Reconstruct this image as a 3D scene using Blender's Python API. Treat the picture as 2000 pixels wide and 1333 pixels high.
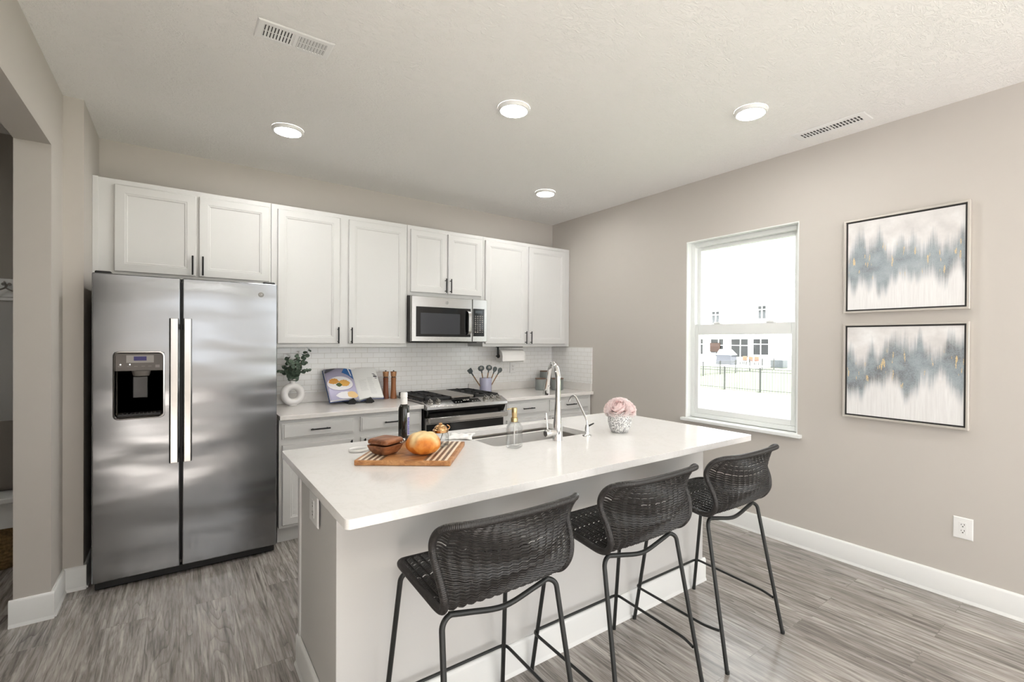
import bpy, bmesh, math, random
from mathutils import Vector, Matrix
from math import sin, cos, pi, radians as R

for o in list(bpy.data.objects):
    bpy.data.objects.remove(o, do_unlink=True)
S = bpy.context.scene
C = S.collection

# ------------------------------------------------------------------ camera
YAW, PITCH, ROLL = 0.6413, -0.0052, 0.0061
FPX, U0, V0 = 934.04, 1047.28, 672.45
fw = Vector((sin(YAW) * cos(PITCH), cos(YAW) * cos(PITCH), sin(PITCH)))
rt = Vector((cos(YAW), -sin(YAW), 0))
up = rt.cross(fw)
r2 = rt * cos(ROLL) + up * sin(ROLL)
u2 = -rt * sin(ROLL) + up * cos(ROLL)
cd = bpy.data.cameras.new('camera')
cd.sensor_width = 36
cd.lens = FPX * 36 / 2000
cd.shift_x = -(U0 - 1000) / 2000
cd.shift_y = (V0 - 666.5) / 2000
cd.clip_start = 0.05
cam = bpy.data.objects.new('camera', cd)
C.objects.link(cam)
cam.matrix_world = Matrix(((r2.x, u2.x, -fw.x, -3.47535), (r2.y, u2.y, -fw.y, -4.35177),
                           (r2.z, u2.z, -fw.z, 1.42094), (0, 0, 0, 1)))
S.camera = cam

# ------------------------------------------------------------------ world, exposure
W = bpy.data.worlds.new('world')
S.world = W
W.use_nodes = True
bg = W.node_tree.nodes['Background']
bg.inputs[0].default_value = (0.95, 0.975, 1.0, 1)
bg.inputs[1].default_value = 3.2
S.view_settings.view_transform = 'Standard'
S.view_settings.look = 'None'
S.view_settings.gamma = 1
S.view_settings.use_curve_mapping = False
S.view_settings.exposure = 0.3
LAMP_STRENGTH = 115.0

sl = bpy.data.lights.new('sun', 'SUN')
sl.energy = 78.0
sl.angle = R(1.5)
sl.color = (1.0, .985, .965)
so = bpy.data.objects.new('sun', sl)
C.objects.link(so)
so.rotation_euler = Vector((-.30, -.30, .90)).to_track_quat('Z', 'Y').to_euler()

# ------------------------------------------------------------------ materials
def lin(h):
    if not isinstance(h, str):
        return tuple(h) + (1,)
    h = h.lstrip('#')
    c = [int(h[i:i + 2], 16) / 255 for i in (0, 2, 4)]
    return tuple((x / 12.92 if x <= .04045 else ((x + .055) / 1.055) ** 2.4) for x in c) + (1,)

class NT:
    def __init__(s, name):
        s.m = bpy.data.materials.new(name)
        s.m.use_nodes = True
        s.t = s.m.node_tree
        s.b = s.t.nodes['Principled BSDF']
        s.o = s.t.nodes['Material Output']
    def n(s, t, **kw):
        x = s.t.nodes.new(t)
        for k, v in kw.items():
            if k.startswith('i_'):
                x.inputs[int(k[2:]) if k[2:].isdigit() else k[2:].replace('_', ' ')].default_value = v
            else:
                setattr(x, k, v)
        return x
    def l(s, a, b):
        s.t.links.new(a, b)
    def coord(s, scale=(1, 1, 1), kind='Object', rot=(0, 0, 0)):
        tc = s.n('ShaderNodeTexCoord')
        mp = s.n('ShaderNodeMapping')
        mp.inputs['Scale'].default_value = scale
        mp.inputs['Rotation'].default_value = rot
        s.l(tc.outputs[kind], mp.inputs[0])
        return mp.outputs[0]
    def noise(s, vec, scale=5, detail=3, rough=.5, dist=0):
        x = s.n('ShaderNodeTexNoise')
        x.inputs['Scale'].default_value = scale
        x.inputs['Detail'].default_value = detail
        x.inputs['Roughness'].default_value = rough
        x.inputs['Distortion'].default_value = dist
        s.l(vec, x.inputs['Vector'])
        return x.outputs[0]
    def ramp(s, fac, stops):
        x = s.n('ShaderNodeValToRGB')
        e = x.color_ramp.elements
        while len(e) < len(stops):
            e.new(.5)
        for k, (p, c) in zip(e, stops):
            k.position = p
            k.color = lin(c) if isinstance(c, str) else (c, c, c, 1)
        s.l(fac, x.inputs[0])
        return x.outputs[0]
    def mix(s, fac, a, b, mode='MIX'):
        x = s.n('ShaderNodeMix', data_type='RGBA', blend_type=mode)
        for v, i in ((fac, 0), (a, 6), (b, 7)):
            if isinstance(v, (int, float)):
                x.inputs[i].default_value = v
            elif isinstance(v, str):
                x.inputs[i].default_value = lin(v)
            else:
                s.l(v, x.inputs[i])
        return x.outputs[2]
    def math(s, op, a, b=0.0, c=0.0):
        x = s.n('ShaderNodeMath', operation=op)
        for i, v in enumerate((a, b, c)):
            if isinstance(v, (int, float)):
                x.inputs[i].default_value = v
            else:
                s.l(v, x.inputs[i])
        return x.outputs[0]
    def bump(s, h, strength=.2, dist=.01):
        x = s.n('ShaderNodeBump')
        x.inputs['Strength'].default_value = strength
        x.inputs['Distance'].default_value = dist
        s.l(h, x.inputs['Height'])
        s.l(x.outputs[0], s.b.inputs['Normal'])
    def base(s, col, rough=.5, metal=0.0, **kw):
        if isinstance(col, str) or isinstance(col, tuple):
            s.b.inputs['Base Color'].default_value = lin(col)
        else:
            s.l(col, s.b.inputs['Base Color'])
        s.b.inputs['Roughness'].default_value = rough
        s.b.inputs['Metallic'].default_value = metal
        for k, v in kw.items():
            s.b.inputs[k.replace('_', ' ')].default_value = v
        return s

def plain(name, col, rough=.5, metal=0.0, nscale=0, nstr=.1, nd=.002, **kw):
    t = NT(name).base(col, rough, metal, **kw)
    if nscale:
        t.bump(t.noise(t.coord(), nscale, 3), nstr, nd)
    return t.m

M = {}
M['wall'] = plain('greige_wall_paint', '#c6c0b9', .7, 0, 180, .12, .001)
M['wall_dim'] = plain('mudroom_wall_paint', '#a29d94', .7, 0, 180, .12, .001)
M['trim'] = plain('white_trim_paint', '#eeeeec', .35)
M['cab'] = plain('white_cabinet_paint', '#d9d8d6', .38, 0, 60, .02, .001)
M['island'] = plain('island_paint', '#d4d2cf', .5, 0, 120, .05, .001)
M['vinyl'] = plain('white_vinyl', '#eef0ee', .35)
M['black'] = plain('matte_black_metal', '#1b1a1a', .45, .3)
M['blackplastic'] = plain('black_plastic', '#141414', .4)
M['darkgloss'] = plain('dark_glass_panel', '#0d0d0e', .08)
M['greyplastic'] = plain('grey_plastic', '#6f6a66', .4)
M['white'] = plain('white_plastic', '#efeeec', .35)
M['chrome'] = plain('chrome', '#e8e8e8', .06, 1)
M['knobsteel'] = plain('satin_steel', '#c8c6c2', .22, 1)
M['gold'] = plain('brushed_gold', '#c8b489', .25, 1)
M['copper'] = plain('copper', '#cda274', .22, 1)
M['iron'] = plain('cast_iron', '#232222', .55, 0, 300, .2, .001)
M['slot'] = plain('slot_black', '#0b0b0b', .8)
M['rattan'] = plain('black_rattan', '#2a2726', .36, 0, 400, .2, .001)
M['frame_metal'] = plain('black_powder_coat', '#2a2b2a', .4, .2, 500, .1, .0005)

def ceiling_mat():
    t = NT('stomped_ceiling_texture').base('#f4f2ef', .85)
    v = t.coord()
    n1 = t.noise(v, 5, 4, .6, 2.5)
    n2 = t.noise(t.coord((1, 1.9, 1), rot=(0, 0, .6)), 13, 3, .6, 3)
    r = t.ramp(t.mix(.5, n1, n2), [(.46, 0.), (.5, 1.), (.56, 0.2), (.62, .0)])
    t.bump(r, .38, .008)
    return t.m
M['ceiling'] = ceiling_mat()

def floor_mat():
    t = NT('grey_oak_plank_floor')
    v = t.coord(rot=(0, 0, R(90)))
    br = t.n('ShaderNodeTexBrick', offset=.37, offset_frequency=2)
    for k, x in dict(Scale=1.0, Mortar_Size=.0012, Mortar_Smooth=.1, Bias=0.0, Brick_Width=1.22, Row_Height=.18).items():
        br.inputs[k.replace('_', ' ')].default_value = x
    br.inputs['Color1'].default_value = (0, 0, 0, 1)
    br.inputs['Color2'].default_value = (1, 1, 1, 1)
    br.inputs['Mortar'].default_value = (.5, .5, .5, 1)
    t.l(v, br.inputs['Vector'])
    # every board gets its own piece of grain
    off = t.n('ShaderNodeVectorMath', operation='ADD')
    sc = t.n('ShaderNodeVectorMath', operation='SCALE')
    t.l(br.outputs['Color'], sc.inputs[0])
    sc.inputs['Scale'].default_value = 7.3
    t.l(v, off.inputs[0])
    t.l(sc.outputs[0], off.inputs[1])
    mp = t.n('ShaderNodeMapping')
    mp.inputs['Scale'].default_value = (1.1, 15, 1)
    t.l(off.outputs[0], mp.inputs[0])
    g = t.noise(mp.outputs[0], 2.6, 6, .62, .7)
    mp2 = t.n('ShaderNodeMapping')
    mp2.inputs['Scale'].default_value = (1.8, 34, 1)
    t.l(off.outputs[0], mp2.inputs[0])
    g2 = t.noise(mp2.outputs[0], 4.0, 4, .6, .3)
    # cathedral grain: contour lines of a stretched noise
    mp3 = t.n('ShaderNodeMapping')
    mp3.inputs['Scale'].default_value = (.55, 7, 1)
    t.l(off.outputs[0], mp3.inputs[0])
    g3 = t.noise(mp3.outputs[0], 1.5, 1.5, .4, .2)
    ring = t.math('FRACT', t.math('MULTIPLY', g3, 14.0))
    ring = t.math('POWER', ring, 5.0)
    c = t.ramp(g, [(.28, '#77706a'), (.42, '#9c958f'), (.54, '#b6afa9'), (.70, '#d3cdc7')])
    c = t.mix(t.math('MULTIPLY', br.outputs['Color'], .38), c, '#6f6762')
    mp4 = t.n('ShaderNodeMapping')
    mp4.inputs['Scale'].default_value = (1.0, 6.5, 1)
    t.l(off.outputs[0], mp4.inputs[0])
    blot = t.noise(mp4.outputs[0], 2.2, 3, .55, .5)
    c = t.mix(1.0, c, t.ramp(blot, [(.3, .78), (.5, .98), (.68, 1.12)]), 'MULTIPLY')
    fine = t.ramp(g2, [(.38, .58), (.5, 1.)])
    c = t.mix(.75, c, fine, 'MULTIPLY')
    msk = t.ramp(t.noise(off.outputs[0], .9, 1), [(.45, 0.), (.6, 1.)])
    c = t.mix(t.math('MULTIPLY', t.math('MULTIPLY', ring, msk), .6), c, '#443e3a')
    c = t.mix(t.math('MULTIPLY', br.outputs['Fac'], .3), c, '#3d3834')
    t.base(c, .36)
    rr = t.math('MULTIPLY_ADD', g, .16, .13)
    t.l(rr, t.b.inputs['Roughness'])
    t.bump(t.mix(.5, g2, g), .12, .003)
    return t.m
M['floor'] = floor_mat()

def steel(name, rough=.27, wav=.0, col='#b9b7b5', vertical=False):
    t = NT(name)
    sc = (260, 260, 2) if vertical else (1.2, 1.2, 700)
    n = t.noise(t.coord(sc), 1.0, 2, .5)
    t.base(col, rough, 1.0)
    t.l(t.math('MULTIPLY_ADD', n, .05, rough - .025), t.b.inputs['Roughness'])
    h = n
    if wav:
        big = t.noise(t.coord((1.0, 1.0, 3.2)), 1.3, 1.5, .4)
        t.bump(t.math('MULTIPLY', big, wav), 1.0, .05)
        t.b.inputs['Roughness'].default_value = rough
        for k in list(t.b.inputs['Roughness'].links): t.t.links.remove(k)
    else:
        t.bump(h, .03, .002)
    return t.m
M['fridge'] = steel('brushed_fridge_steel', .2, .42, '#96989b')
M['steel'] = steel('brushed_stainless', .24)
M['handle'] = steel('handle_steel', .2, 0, '#c4c2c0')
M['sinksteel'] = steel('sink_steel', .3, 0, '#8f8a85')

def quartz():
    t = NT('white_quartz')
    n = t.noise(t.coord(), 3.2, 6, .7, 2.5)
    c = t.ramp(n, [(.46, '#f0eeec'), (.497, '#ebe9e6'), (.52, '#f0eeec')])
    t.base(c, .12)
    return t.m
M['quartz'] = quartz()
def quartz2():
    t = NT('warm_quartz')
    n = t.noise(t.coord(), 5, 6, .7, 2.5)
    t.base(t.ramp(n, [(.4, '#e8e4df'), (.6, '#ebe7e3')]), .13)
    return t.m
M['quartz2'] = quartz2()

def tile(name, axis):
    t = NT(name)
    tc = t.n('ShaderNodeTexCoord')
    sp = t.n('ShaderNodeSeparateXYZ')
    cb = t.n('ShaderNodeCombineXYZ')
    t.l(tc.outputs['Object'], sp.inputs[0])
    t.l(sp.outputs[axis], cb.inputs[0])
    t.l(t.math('ADD', sp.outputs[2], .0235), cb.inputs[1])
    v = cb.outputs[0]
    br = t.n('ShaderNodeTexBrick', offset=.5)
    for k, x in dict(Scale=1.0, Mortar_Size=.0016, Mortar_Smooth=.3, Bias=0.0, Brick_Width=.1035, Row_Height=.0445).items():
        br.inputs[k.replace('_', ' ')].default_value = x
    br.inputs['Color1'].default_value = lin('#f9f8f6')
    br.inputs['Color2'].default_value = lin('#f6f5f3')
    br.inputs['Mortar'].default_value = lin('#d6d2cb')
    t.l(v, br.inputs['Vector'])
    t.base(br.outputs['Color'], .12)
    t.l(t.math('MULTIPLY_ADD', br.outputs['Fac'], .6, .12), t.b.inputs['Roughness'])
    t.bump(t.math('MULTIPLY_ADD', br.outputs['Fac'], -1.0, t.math('MULTIPLY', t.noise(v, 14, 1), .5)), .3, .002)
    return t.m
M['tile_back'] = tile('subway_tile_back', 0)
M['tile_side'] = tile('subway_tile_side', 1)

def thin_glass(name, tint=(1, 1, 1), refl=1.0, edge=.0, rough=.02):
    t = NT(name)
    t.t.nodes.remove(t.b)
    tr = t.n('ShaderNodeBsdfTransparent')
    gl = t.n('ShaderNodeBsdfGlossy')
    gl.inputs['Roughness'].default_value = rough
    fr = t.n('ShaderNodeLayerWeight')
    fr.inputs[0].default_value = .5
    mx = t.n('ShaderNodeMixShader')
    t.l(t.math('MULTIPLY_ADD', t.math('POWER', fr.outputs['Facing'], 4.0), .7 * refl, .04), mx.inputs[0])
    if edge:
        lw = t.n('ShaderNodeLayerWeight')
        lw.inputs[0].default_value = .3
        g = t.ramp(lw.outputs['Facing'], [(.0, 1.), (.55, 1 - edge * .25), (1., 1 - edge)])
        c = t.mix(1.0, g, tuple_col(t, tint), 'MULTIPLY')
        t.l(c, tr.inputs[0])
    else:
        tr.inputs[0].default_value = tint + (1,)
    t.l(tr.outputs[0], mx.inputs[1])
    t.l(gl.outputs[0], mx.inputs[2])
    t.l(mx.outputs[0], t.o.inputs[0])
    return t.m
def tuple_col(t, c):
    x = t.n('ShaderNodeRGB')
    x.outputs[0].default_value = tuple(c) + (1,)
    return x.outputs[0]
M['pane'] = thin_glass('window_glass', (.97, .985, .98), .8)
M['clear'] = thin_glass('clear_glass', (.985, .99, .99), 1.0, .4)
M['darkbottle'] = plain('dark_bottle_glass', '#15130c', .06, 0, Coat_Weight=.5)

def emit(name, col, s):
    t = NT(name)
    t.b.inputs['Emission Color'].default_value = lin(col)
    t.b.inputs['Emission Strength'].default_value = s
    t.b.inputs['Base Color'].default_value = lin(col)
    return t.m
M['lamp'] = emit('lamp_lens', '#fffefb', LAMP_STRENGTH)
M['led'] = emit('indicator_light', '#ffffff', 3)
M['screen'] = emit('display_blue', '#2f2a55', .5)

def wood(name, stops, sc=(3, 30, 30), rough=.4, scale=2.0, dist=.8):
    t = NT(name)
    n = t.noise(t.coord(sc), scale, 5, .6, dist)
    t.base(t.ramp(n, stops), rough)
    t.bump(n, .06, .001)
    return t.m
M['board'] = wood('acacia_board', [(.3, '#8a5a35'), (.48, '#b37c4c'), (.62, '#cf9a66'), (.75, '#a36c40')], (2.2, 16, 16), .35)
M['inlay_light'] = wood('inlay_cream', [(.3, '#efdcc2'), (.7, '#f6e8d4')], (3, 20, 20))
M['inlay_dark'] = wood('inlay_brown', [(.3, '#6f5542'), (.7, '#8d6e55')], (3, 20, 20))
M['bowlwood'] = wood('dark_bowl_wood', [(.28, '#5c3521'), (.5, '#8a5636'), (.72, '#a8714a')], (5, 26, 26), .38)
M['mill_a'] = wood('mill_reddish_wood', [(.3, '#6e3a24'), (.7, '#8f5233')], (30, 30, 3), .4)
M['mill_b'] = wood('mill_brown_wood', [(.3, '#8a5635'), (.7, '#a87148')], (30, 30, 3), .4)
M['mill_head'] = wood('mill_light_wood', [(.3, '#96643f'), (.7, '#bd8c60')], (30, 30, 3), .4)

def bread_mat():
    t = NT('bread_crust')
    v = t.coord()
    n = t.noise(v, 22, 4, .6, .5)
    crust = t.ramp(n, [(.3, '#bb5f16'), (.5, '#da8029'), (.7, '#eca24a')])
    at = t.n('ShaderNodeAttribute', attribute_name='flour')
    f = t.math('MULTIPLY', at.outputs['Fac'], t.math('MULTIPLY_ADD', n, 1.1, .35))
    t.base(t.mix(f, crust, '#f3d79f'), .55)
    t.bump(t.noise(v, 60, 3), .25, .003)
    return t.m
M['bread'] = bread_mat()

def speck_mat():
    t = NT('speckled_vase_glaze')
    v = t.coord()
    vo = t.n('ShaderNodeTexVoronoi', feature='DISTANCE_TO_EDGE')
    vo.inputs['Scale'].default_value = 190
    t.l(v, vo.inputs['Vector'])
    n = t.noise(v, 150, 2, .5, .6)
    a = t.ramp(n, [(.5, '#f2f1ef'), (.535, '#4a4b50'), (.7, '#232429')])
    t.base(t.mix(t.ramp(vo.outputs[0], [(.0, 1.), (.12, 0.)]), a, '#f2f1ef'), .3)
    return t.m
M['speck'] = speck_mat()

def crock_mat():
    # rows of ringed medallions around the cylinder
    t = NT('blue_medallion_crock')
    tc = t.n('ShaderNodeTexCoord')
    sp = t.n('ShaderNodeSeparateXYZ')
    t.l(tc.outputs['Object'], sp.inputs[0])
    ang = t.math('ARCTAN2', sp.outputs[1], sp.outputs[0])
    u = t.math('FRACT', t.math('MULTIPLY', t.math('ADD', ang, 4.2), 6 / (2 * pi)))
    w = t.math('FRACT', t.math('MULTIPLY', sp.outputs[2], 1 / .066))
    du = t.math('SUBTRACT', u, .5)
    dw = t.math('SUBTRACT', w, .5)
    r = t.math('SQRT', t.math('ADD', t.math('MULTIPLY', du, du), t.math('MULTIPLY', dw, dw)))
    rings = t.math('SINE', t.math('MULTIPLY', r, 44.0))
    pet = t.math('SINE', t.math('MULTIPLY', t.math('ARCTAN2', dw, du), 14.0))
    k = t.math('ADD', rings, t.math('MULTIPLY', pet, .55))
    t.base(t.ramp(t.math('MULTIPLY_ADD', k, .3, .5), [(.42, '#e9e8f0'), (.55, '#4a4c85')]), .25)
    return t.m
M['crock'] = crock_mat()

def art_mat(name, zlo, zhi, seed, y0, y1):
    t = NT(name)
    tc = t.n('ShaderNodeTexCoord')
    sp = t.n('ShaderNodeSeparateXYZ')
    t.l(tc.outputs['Generated'], sp.inputs[0])
    vx, vz = sp.outputs[1], sp.outputs[2]
    def vec(sx, sz, o=0.0):
        cx = t.n('ShaderNodeCombineXYZ')
        t.l(t.math('MULTIPLY', vx, sx), cx.inputs[0])
        t.l(t.math('MULTIPLY', vz, sz), cx.inputs[1])
        cx.inputs[2].default_value = seed + o
        return cx.outputs[0]
    col = t.noise(vec(5.2, .3), 1.0, 2, .6)            # height of each drip column
    col2 = t.noise(vec(5.0, .2, 7.0), 1.0, 2, .6)
    streak = t.noise(vec(75, 2.6, 2.0), 1.0, 3, .7)
    cloud = t.noise(vec(4, 4, 3.0), 1.0, 4, .6)
    top = t.math('MULTIPLY_ADD', col, 1.05, zhi - .525)
    bot = t.math('MULTIPLY_ADD', col2, 1.0, zlo - .5)
    sj = t.math('MULTIPLY_ADD', streak, .22, -.11)
    vz2 = t.math('ADD', vz, sj)
    def sstep(a, lo, hi):
        x = t.n('ShaderNodeMapRange', interpolation_type='SMOOTHSTEP')
        x.inputs[1].default_value = lo
        x.inputs[2].default_value = hi
        t.l(a, x.inputs[0])
        return x.outputs[0]
    band = t.math('MULTIPLY', sstep(t.math('SUBTRACT', top, vz2), -.12, .13), sstep(t.math('SUBTRACT', vz2, bot), -.10, .12))
    paper = t.ramp(cloud, [(.3, '#cfccca'), (.5, '#dedbd9'), (.72, '#ecebea')])
    low = t.ramp(streak, [(.3, '#e0dedd'), (.7, '#eeedec')])
    paper = t.mix(sstep(vz, .5, .3), paper, low)
    grit = t.noise(vec(150, 110, 5.0), 1.0, 3, .7)
    slate = t.ramp(t.math('ADD', t.math('MULTIPLY', cloud, .6), t.math('MULTIPLY', grit, .4)),
                   [(.36, '#66686b'), (.48, '#8c979d'), (.60, '#a3adb2'), (.72, '#b6b9b9')])
    c = t.mix(t.math('MULTIPLY', band, .92), paper, slate)
    brown = t.math('MULTIPLY', sstep(grit, .58, .72), t.math('MULTIPLY', band, .45))
    c = t.mix(brown, c, '#5f5a57')
    gold = t.noise(vec(40, 6.5, 9.0), 1.0, 1, .5)
    gm = t.math('MULTIPLY', t.math('MULTIPLY', sstep(gold, .655, .70), band), sstep(grit, .40, .52))
    mid = t.math('MULTIPLY', sstep(vz, .25, .4), sstep(vz, .8, .65))
    c = t.mix(t.math('MULTIPLY', gm, mid), c, '#e3c994')
    t.base(c, .6)
    t.bump(grit, .15, .002)
    return t.m

# ------------------------------------------------------------------ mesh helpers
class MB:
    def __init__(s):
        s.v, s.f, s.mi, s.att = [], [], [], {}
    def add(s, vs, fs, mi=0):
        o = len(s.v)
        s.v += [Vector(p) for p in vs]
        for f in fs:
            s.f.append([o + i for i in f])
            s.mi.append(mi)
        return s
    def box(s, x0, x1, y0, y1, z0, z1, mi=0):
        if x0 > x1: x0, x1 = x1, x0
        if y0 > y1: y0, y1 = y1, y0
        if z0 > z1: z0, z1 = z1, z0
        vs = [(x, y, z) for x in (x0, x1) for y in (y0, y1) for z in (z0, z1)]
        return s.add(vs, [(0, 1, 3, 2), (4, 6, 7, 5), (0, 4, 5, 1), (2, 3, 7, 6), (0, 2, 6, 4), (1, 5, 7, 3)], mi)
    def rings(s, rs, cap0=True, cap1=True, closed=False, mi=0):
        n = len(rs[0])
        vs = [p for r in rs for p in r]
        fs = []
        m = len(rs)
        for i in range(m if closed else m - 1):
            a, b = i * n, ((i + 1) % m) * n
            for j in range(n):
                k = (j + 1) % n
                fs.append((a + j, a + k, b + k, b + j))
        if not closed:
            if cap0: fs.append(tuple(range(n))[::-1])
            if cap1: fs.append(tuple((m - 1) * n + j for j in range(n)))
        return s.add(vs, fs, mi)
    def tube(s, pts, r, seg=8, closed=False, mi=0, caps=True):
        pts = [Vector(p) for p in pts]
        n = len(pts)
        rs = r if isinstance(r, (list, tuple)) else [r] * n
        tans = []
        for i in range(n):
            a = pts[i - 1] if (i or closed) else pts[0]
            b = pts[(i + 1) % n] if (i < n - 1 or closed) else pts[-1]
            t = (b - a)
            tans.append(t.normalized() if t.length > 1e-9 else Vector((0, 0, 1)))
        t0 = tans[0]
        ref = Vector((0, 0, 1)) if abs(t0.z) < .9 else Vector((1, 0, 0))
        nrm = t0.cross(ref).normalized()
        out = []
        for i in range(n):
            t = tans[i]
            nrm = (nrm - t * nrm.dot(t))
            nrm = nrm.normalized() if nrm.length > 1e-9 else t.orthogonal().normalized()
            bn = t.cross(nrm)
            out.append([pts[i] + (nrm * cos(2 * pi * k / seg) + bn * sin(2 * pi * k / seg)) * rs[i] for k in range(seg)])
        return s.rings(out, caps, caps, closed, mi)
    def lathe(s, prof, c=(0, 0, 0), seg=32, mi=0, mat=None, cap0=True, cap1=True):
        rs = []
        for r, z in prof:
            ring = []
            for k in range(seg):
                p = Vector((r * cos(2 * pi * k / seg), r * sin(2 * pi * k / seg), z))
                if mat: p = mat @ p
                ring.append(p + Vector(c))
            rs.append(ring)
        return s.rings(rs, cap0, cap1, False, mi)
    def extrude(s, poly, vec, mi=0):
        vec = Vector(vec)
        a = [Vector(p) for p in poly]
        return s.rings([a, [p + vec for p in a]], mi=mi)
    def shift(s, v):
        v = Vector(v)
        s.v = [p + v for p in s.v]
        return s
    def xf(s, m):
        s.v = [m @ p for p in s.v]
        return s

def mesh_of(name, mb, mats, off, smooth):
    me = bpy.data.meshes.new(name)
    me.from_pydata([tuple(p - off) for p in mb.v], [], mb.f)
    if not isinstance(mats, (list, tuple)): mats = [mats]
    for m in mats:
        me.materials.append(M[m] if isinstance(m, str) else m)
    if len(mats) > 1:
        me.polygons.foreach_set('material_index', mb.mi)
    for k, vals in mb.att.items():
        a = me.attributes.new(k, 'FLOAT', 'POINT')
        a.data.foreach_set('value', vals)
    bm = bmesh.new()
    bm.from_mesh(me)
    bmesh.ops.recalc_face_normals(bm, faces=bm.faces)
    bm.to_mesh(me)
    bm.free()
    if smooth:
        me.shade_smooth()
        me.set_sharp_from_angle(angle=R(smooth))
    me.update()
    return me

def root_of(o):
    while o.parent: o = o.parent
    return o

def part(name, mb, mats, parent, bevel=0, smooth=35, label=None, seg=2):
    off = root_of(parent).location
    o = bpy.data.objects.new(name, mesh_of(name, mb, mats, Vector(off), smooth))
    C.objects.link(o)
    o.parent = parent
    if bevel: bev(o, bevel, seg)
    if label: o['label'] = label
    return o

def bev(o, w, seg=2):
    m = o.modifiers.new('bevel', 'BEVEL')
    m.width = w
    m.segments = seg
    m.limit_method = 'ANGLE'
    m.angle_limit = R(40)
    m.use_clamp_overlap = True
    for p in o.data.polygons: p.use_smooth = True
    o.data.set_sharp_from_angle(angle=R(60))
    m.harden_normals = True

def thing(name, label, cat, loc, group=None):
    o = bpy.data.objects.new(name, None)
    o.empty_display_size = .05
    C.objects.link(o)
    o.location = loc
    o['label'] = label
    o['category'] = cat
    if group: o['group'] = group
    return o

def solo(name, mb, mats, label, cat, loc, group=None, bevel=0, smooth=35):
    o = bpy.data.objects.new(name, mesh_of(name, mb, mats, Vector(loc), smooth))
    C.objects.link(o)
    o.location = loc
    if bevel: bev(o, bevel)
    o['label'] = label
    o['category'] = cat
    if group: o['group'] = group
    return o

def struct(name, mb, mats, bevel=0, smooth=35, label=None):
    o = bpy.data.objects.new(name, mesh_of(name, mb, mats, Vector((0, 0, 0)), smooth))
    C.objects.link(o)
    if bevel: bev(o, bevel)
    o['kind'] = 'structure'
    if label: o['label'] = label
    return o

def dup(root, loc, label, group=None, rotz=None):
    r = root.copy()
    C.objects.link(r)
    r.location = loc
    if rotz is not None: r.rotation_euler = (0, 0, rotz)
    r['label'] = label
    if group: r['group'] = group
    for ch in list(root.children):
        c = ch.copy()
        C.objects.link(c)
        c.parent = r
        for g in ch.children:
            d = g.copy()
            C.objects.link(d)
            d.parent = c
    return r

def spline(pts, n):
    """Catmull-Rom through pts (tuples of any length), n samples."""
    P = [tuple(p) for p in pts]
    m = len(P)
    out = []
    for i in range(n):
        t = i / (n - 1) * (m - 1)
        k = min(int(t), m - 2)
        f = t - k
        p0, p1, p2, p3 = P[max(k - 1, 0)], P[k], P[k + 1], P[min(k + 2, m - 1)]
        out.append(tuple(.5 * (2 * b + (c - a) * f + (2 * a - 5 * b + 4 * c - d) * f * f + (3 * b - a - 3 * c + d) * f ** 3)
                         for a, b, c, d in zip(p0, p1, p2, p3)))
    return out

def fillet(pts, r, n=6):
    """polyline with rounded corners"""
    pts = [Vector(p) for p in pts]
    out = [pts[0]]
    for i in range(1, len(pts) - 1):
        a, b, c = pts[i - 1], pts[i], pts[i + 1]
        d1, d2 = (a - b), (c - b)
        k = min(r, d1.length * .49, d2.length * .49)
        p, q = b + d1.normalized() * k, b + d2.normalized() * k
        for j in range(n + 1):
            t = j / n
            out.append(p * (1 - t) ** 2 + b * 2 * t * (1 - t) + q * t * t)
    out.append(pts[-1])
    return out

def nested(mb, a0, a1, b0, b1, steps, fmap, back, mi=0):
    """A rectangular slab facing the room: steps = [(inset, depth)], fmap(a, b, d) -> point; back = depth of its rear."""
    def ring(i, d):
        return [fmap(a0 + i, b0 + i, d), fmap(a1 - i, b0 + i, d), fmap(a1 - i, b1 - i, d), fmap(a0 + i, b1 - i, d)]
    rs = [ring(0, back)] + [ring(i, d) for i, d in steps]
    return mb.rings(rs, True, True, mi=mi)

def rrect(a0, a1, b0, b1, r, n=5):
    out = []
    for cx, cy, s in ((a1 - r, b1 - r, 0), (a0 + r, b1 - r, 1), (a0 + r, b0 + r, 2), (a1 - r, b0 + r, 3)):
        for k in range(n + 1):
            t = (s + k / n) * pi / 2
            out.append((cx + r * cos(t), cy + r * sin(t)))
    return out

# ------------------------------------------------------------------ the setting
H = 2.774
XL, XLB, XA = -3.996, -4.129, -3.91
YJ, YS = -.934, -.640
ZH = 2.404
YO = -2.6            # where the opening to the mudroom begins again
YR = -7.6            # wall behind the camera

slab_ = lambda z0, z1: MB().box(-4.13, .16, YR - .1, .5, z0, z1).box(-6.2, -4.13, -3.6, .5, z0, z1)
struct('floor', slab_(-.05, 0), 'floor', smooth=0)
struct('ceiling', slab_(H, H + .05), 'ceiling', smooth=0)
struct('wall_back', MB().box(XA - .05, .16, 0, .12, 0, H), 'wall', smooth=0)
WY0, WY1, WZ0, WZ1 = -1.838, -2.765, .779, 2.277
w = MB()
w.box(0, .16, WY0, .12, 0, H).box(0, .16, -5.0, WY1, 0, H).box(0, .16, YR, -7.2, 0, H).box(0, .16, -7.2, -5.0, 0, .08).box(0, .16, -7.2, -5.0, 2.5, H).box(0, .16, WY1, WY0, 0, WZ0).box(0, .16, WY1, WY0, WZ1, H)  # includes an unseen side opening behind the camera, added for more daylight
struct('wall_right', w, 'wall', smooth=0)
w = MB()
w.box(XLB, XL, YJ, .3, 0, H)                      # pier beside the opening
w.box(XL, XA, YS, .12, 0, H)                      # fridge alcove return
w.box(XLB, XL, YO, YJ, ZH, H)                     # header
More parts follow.
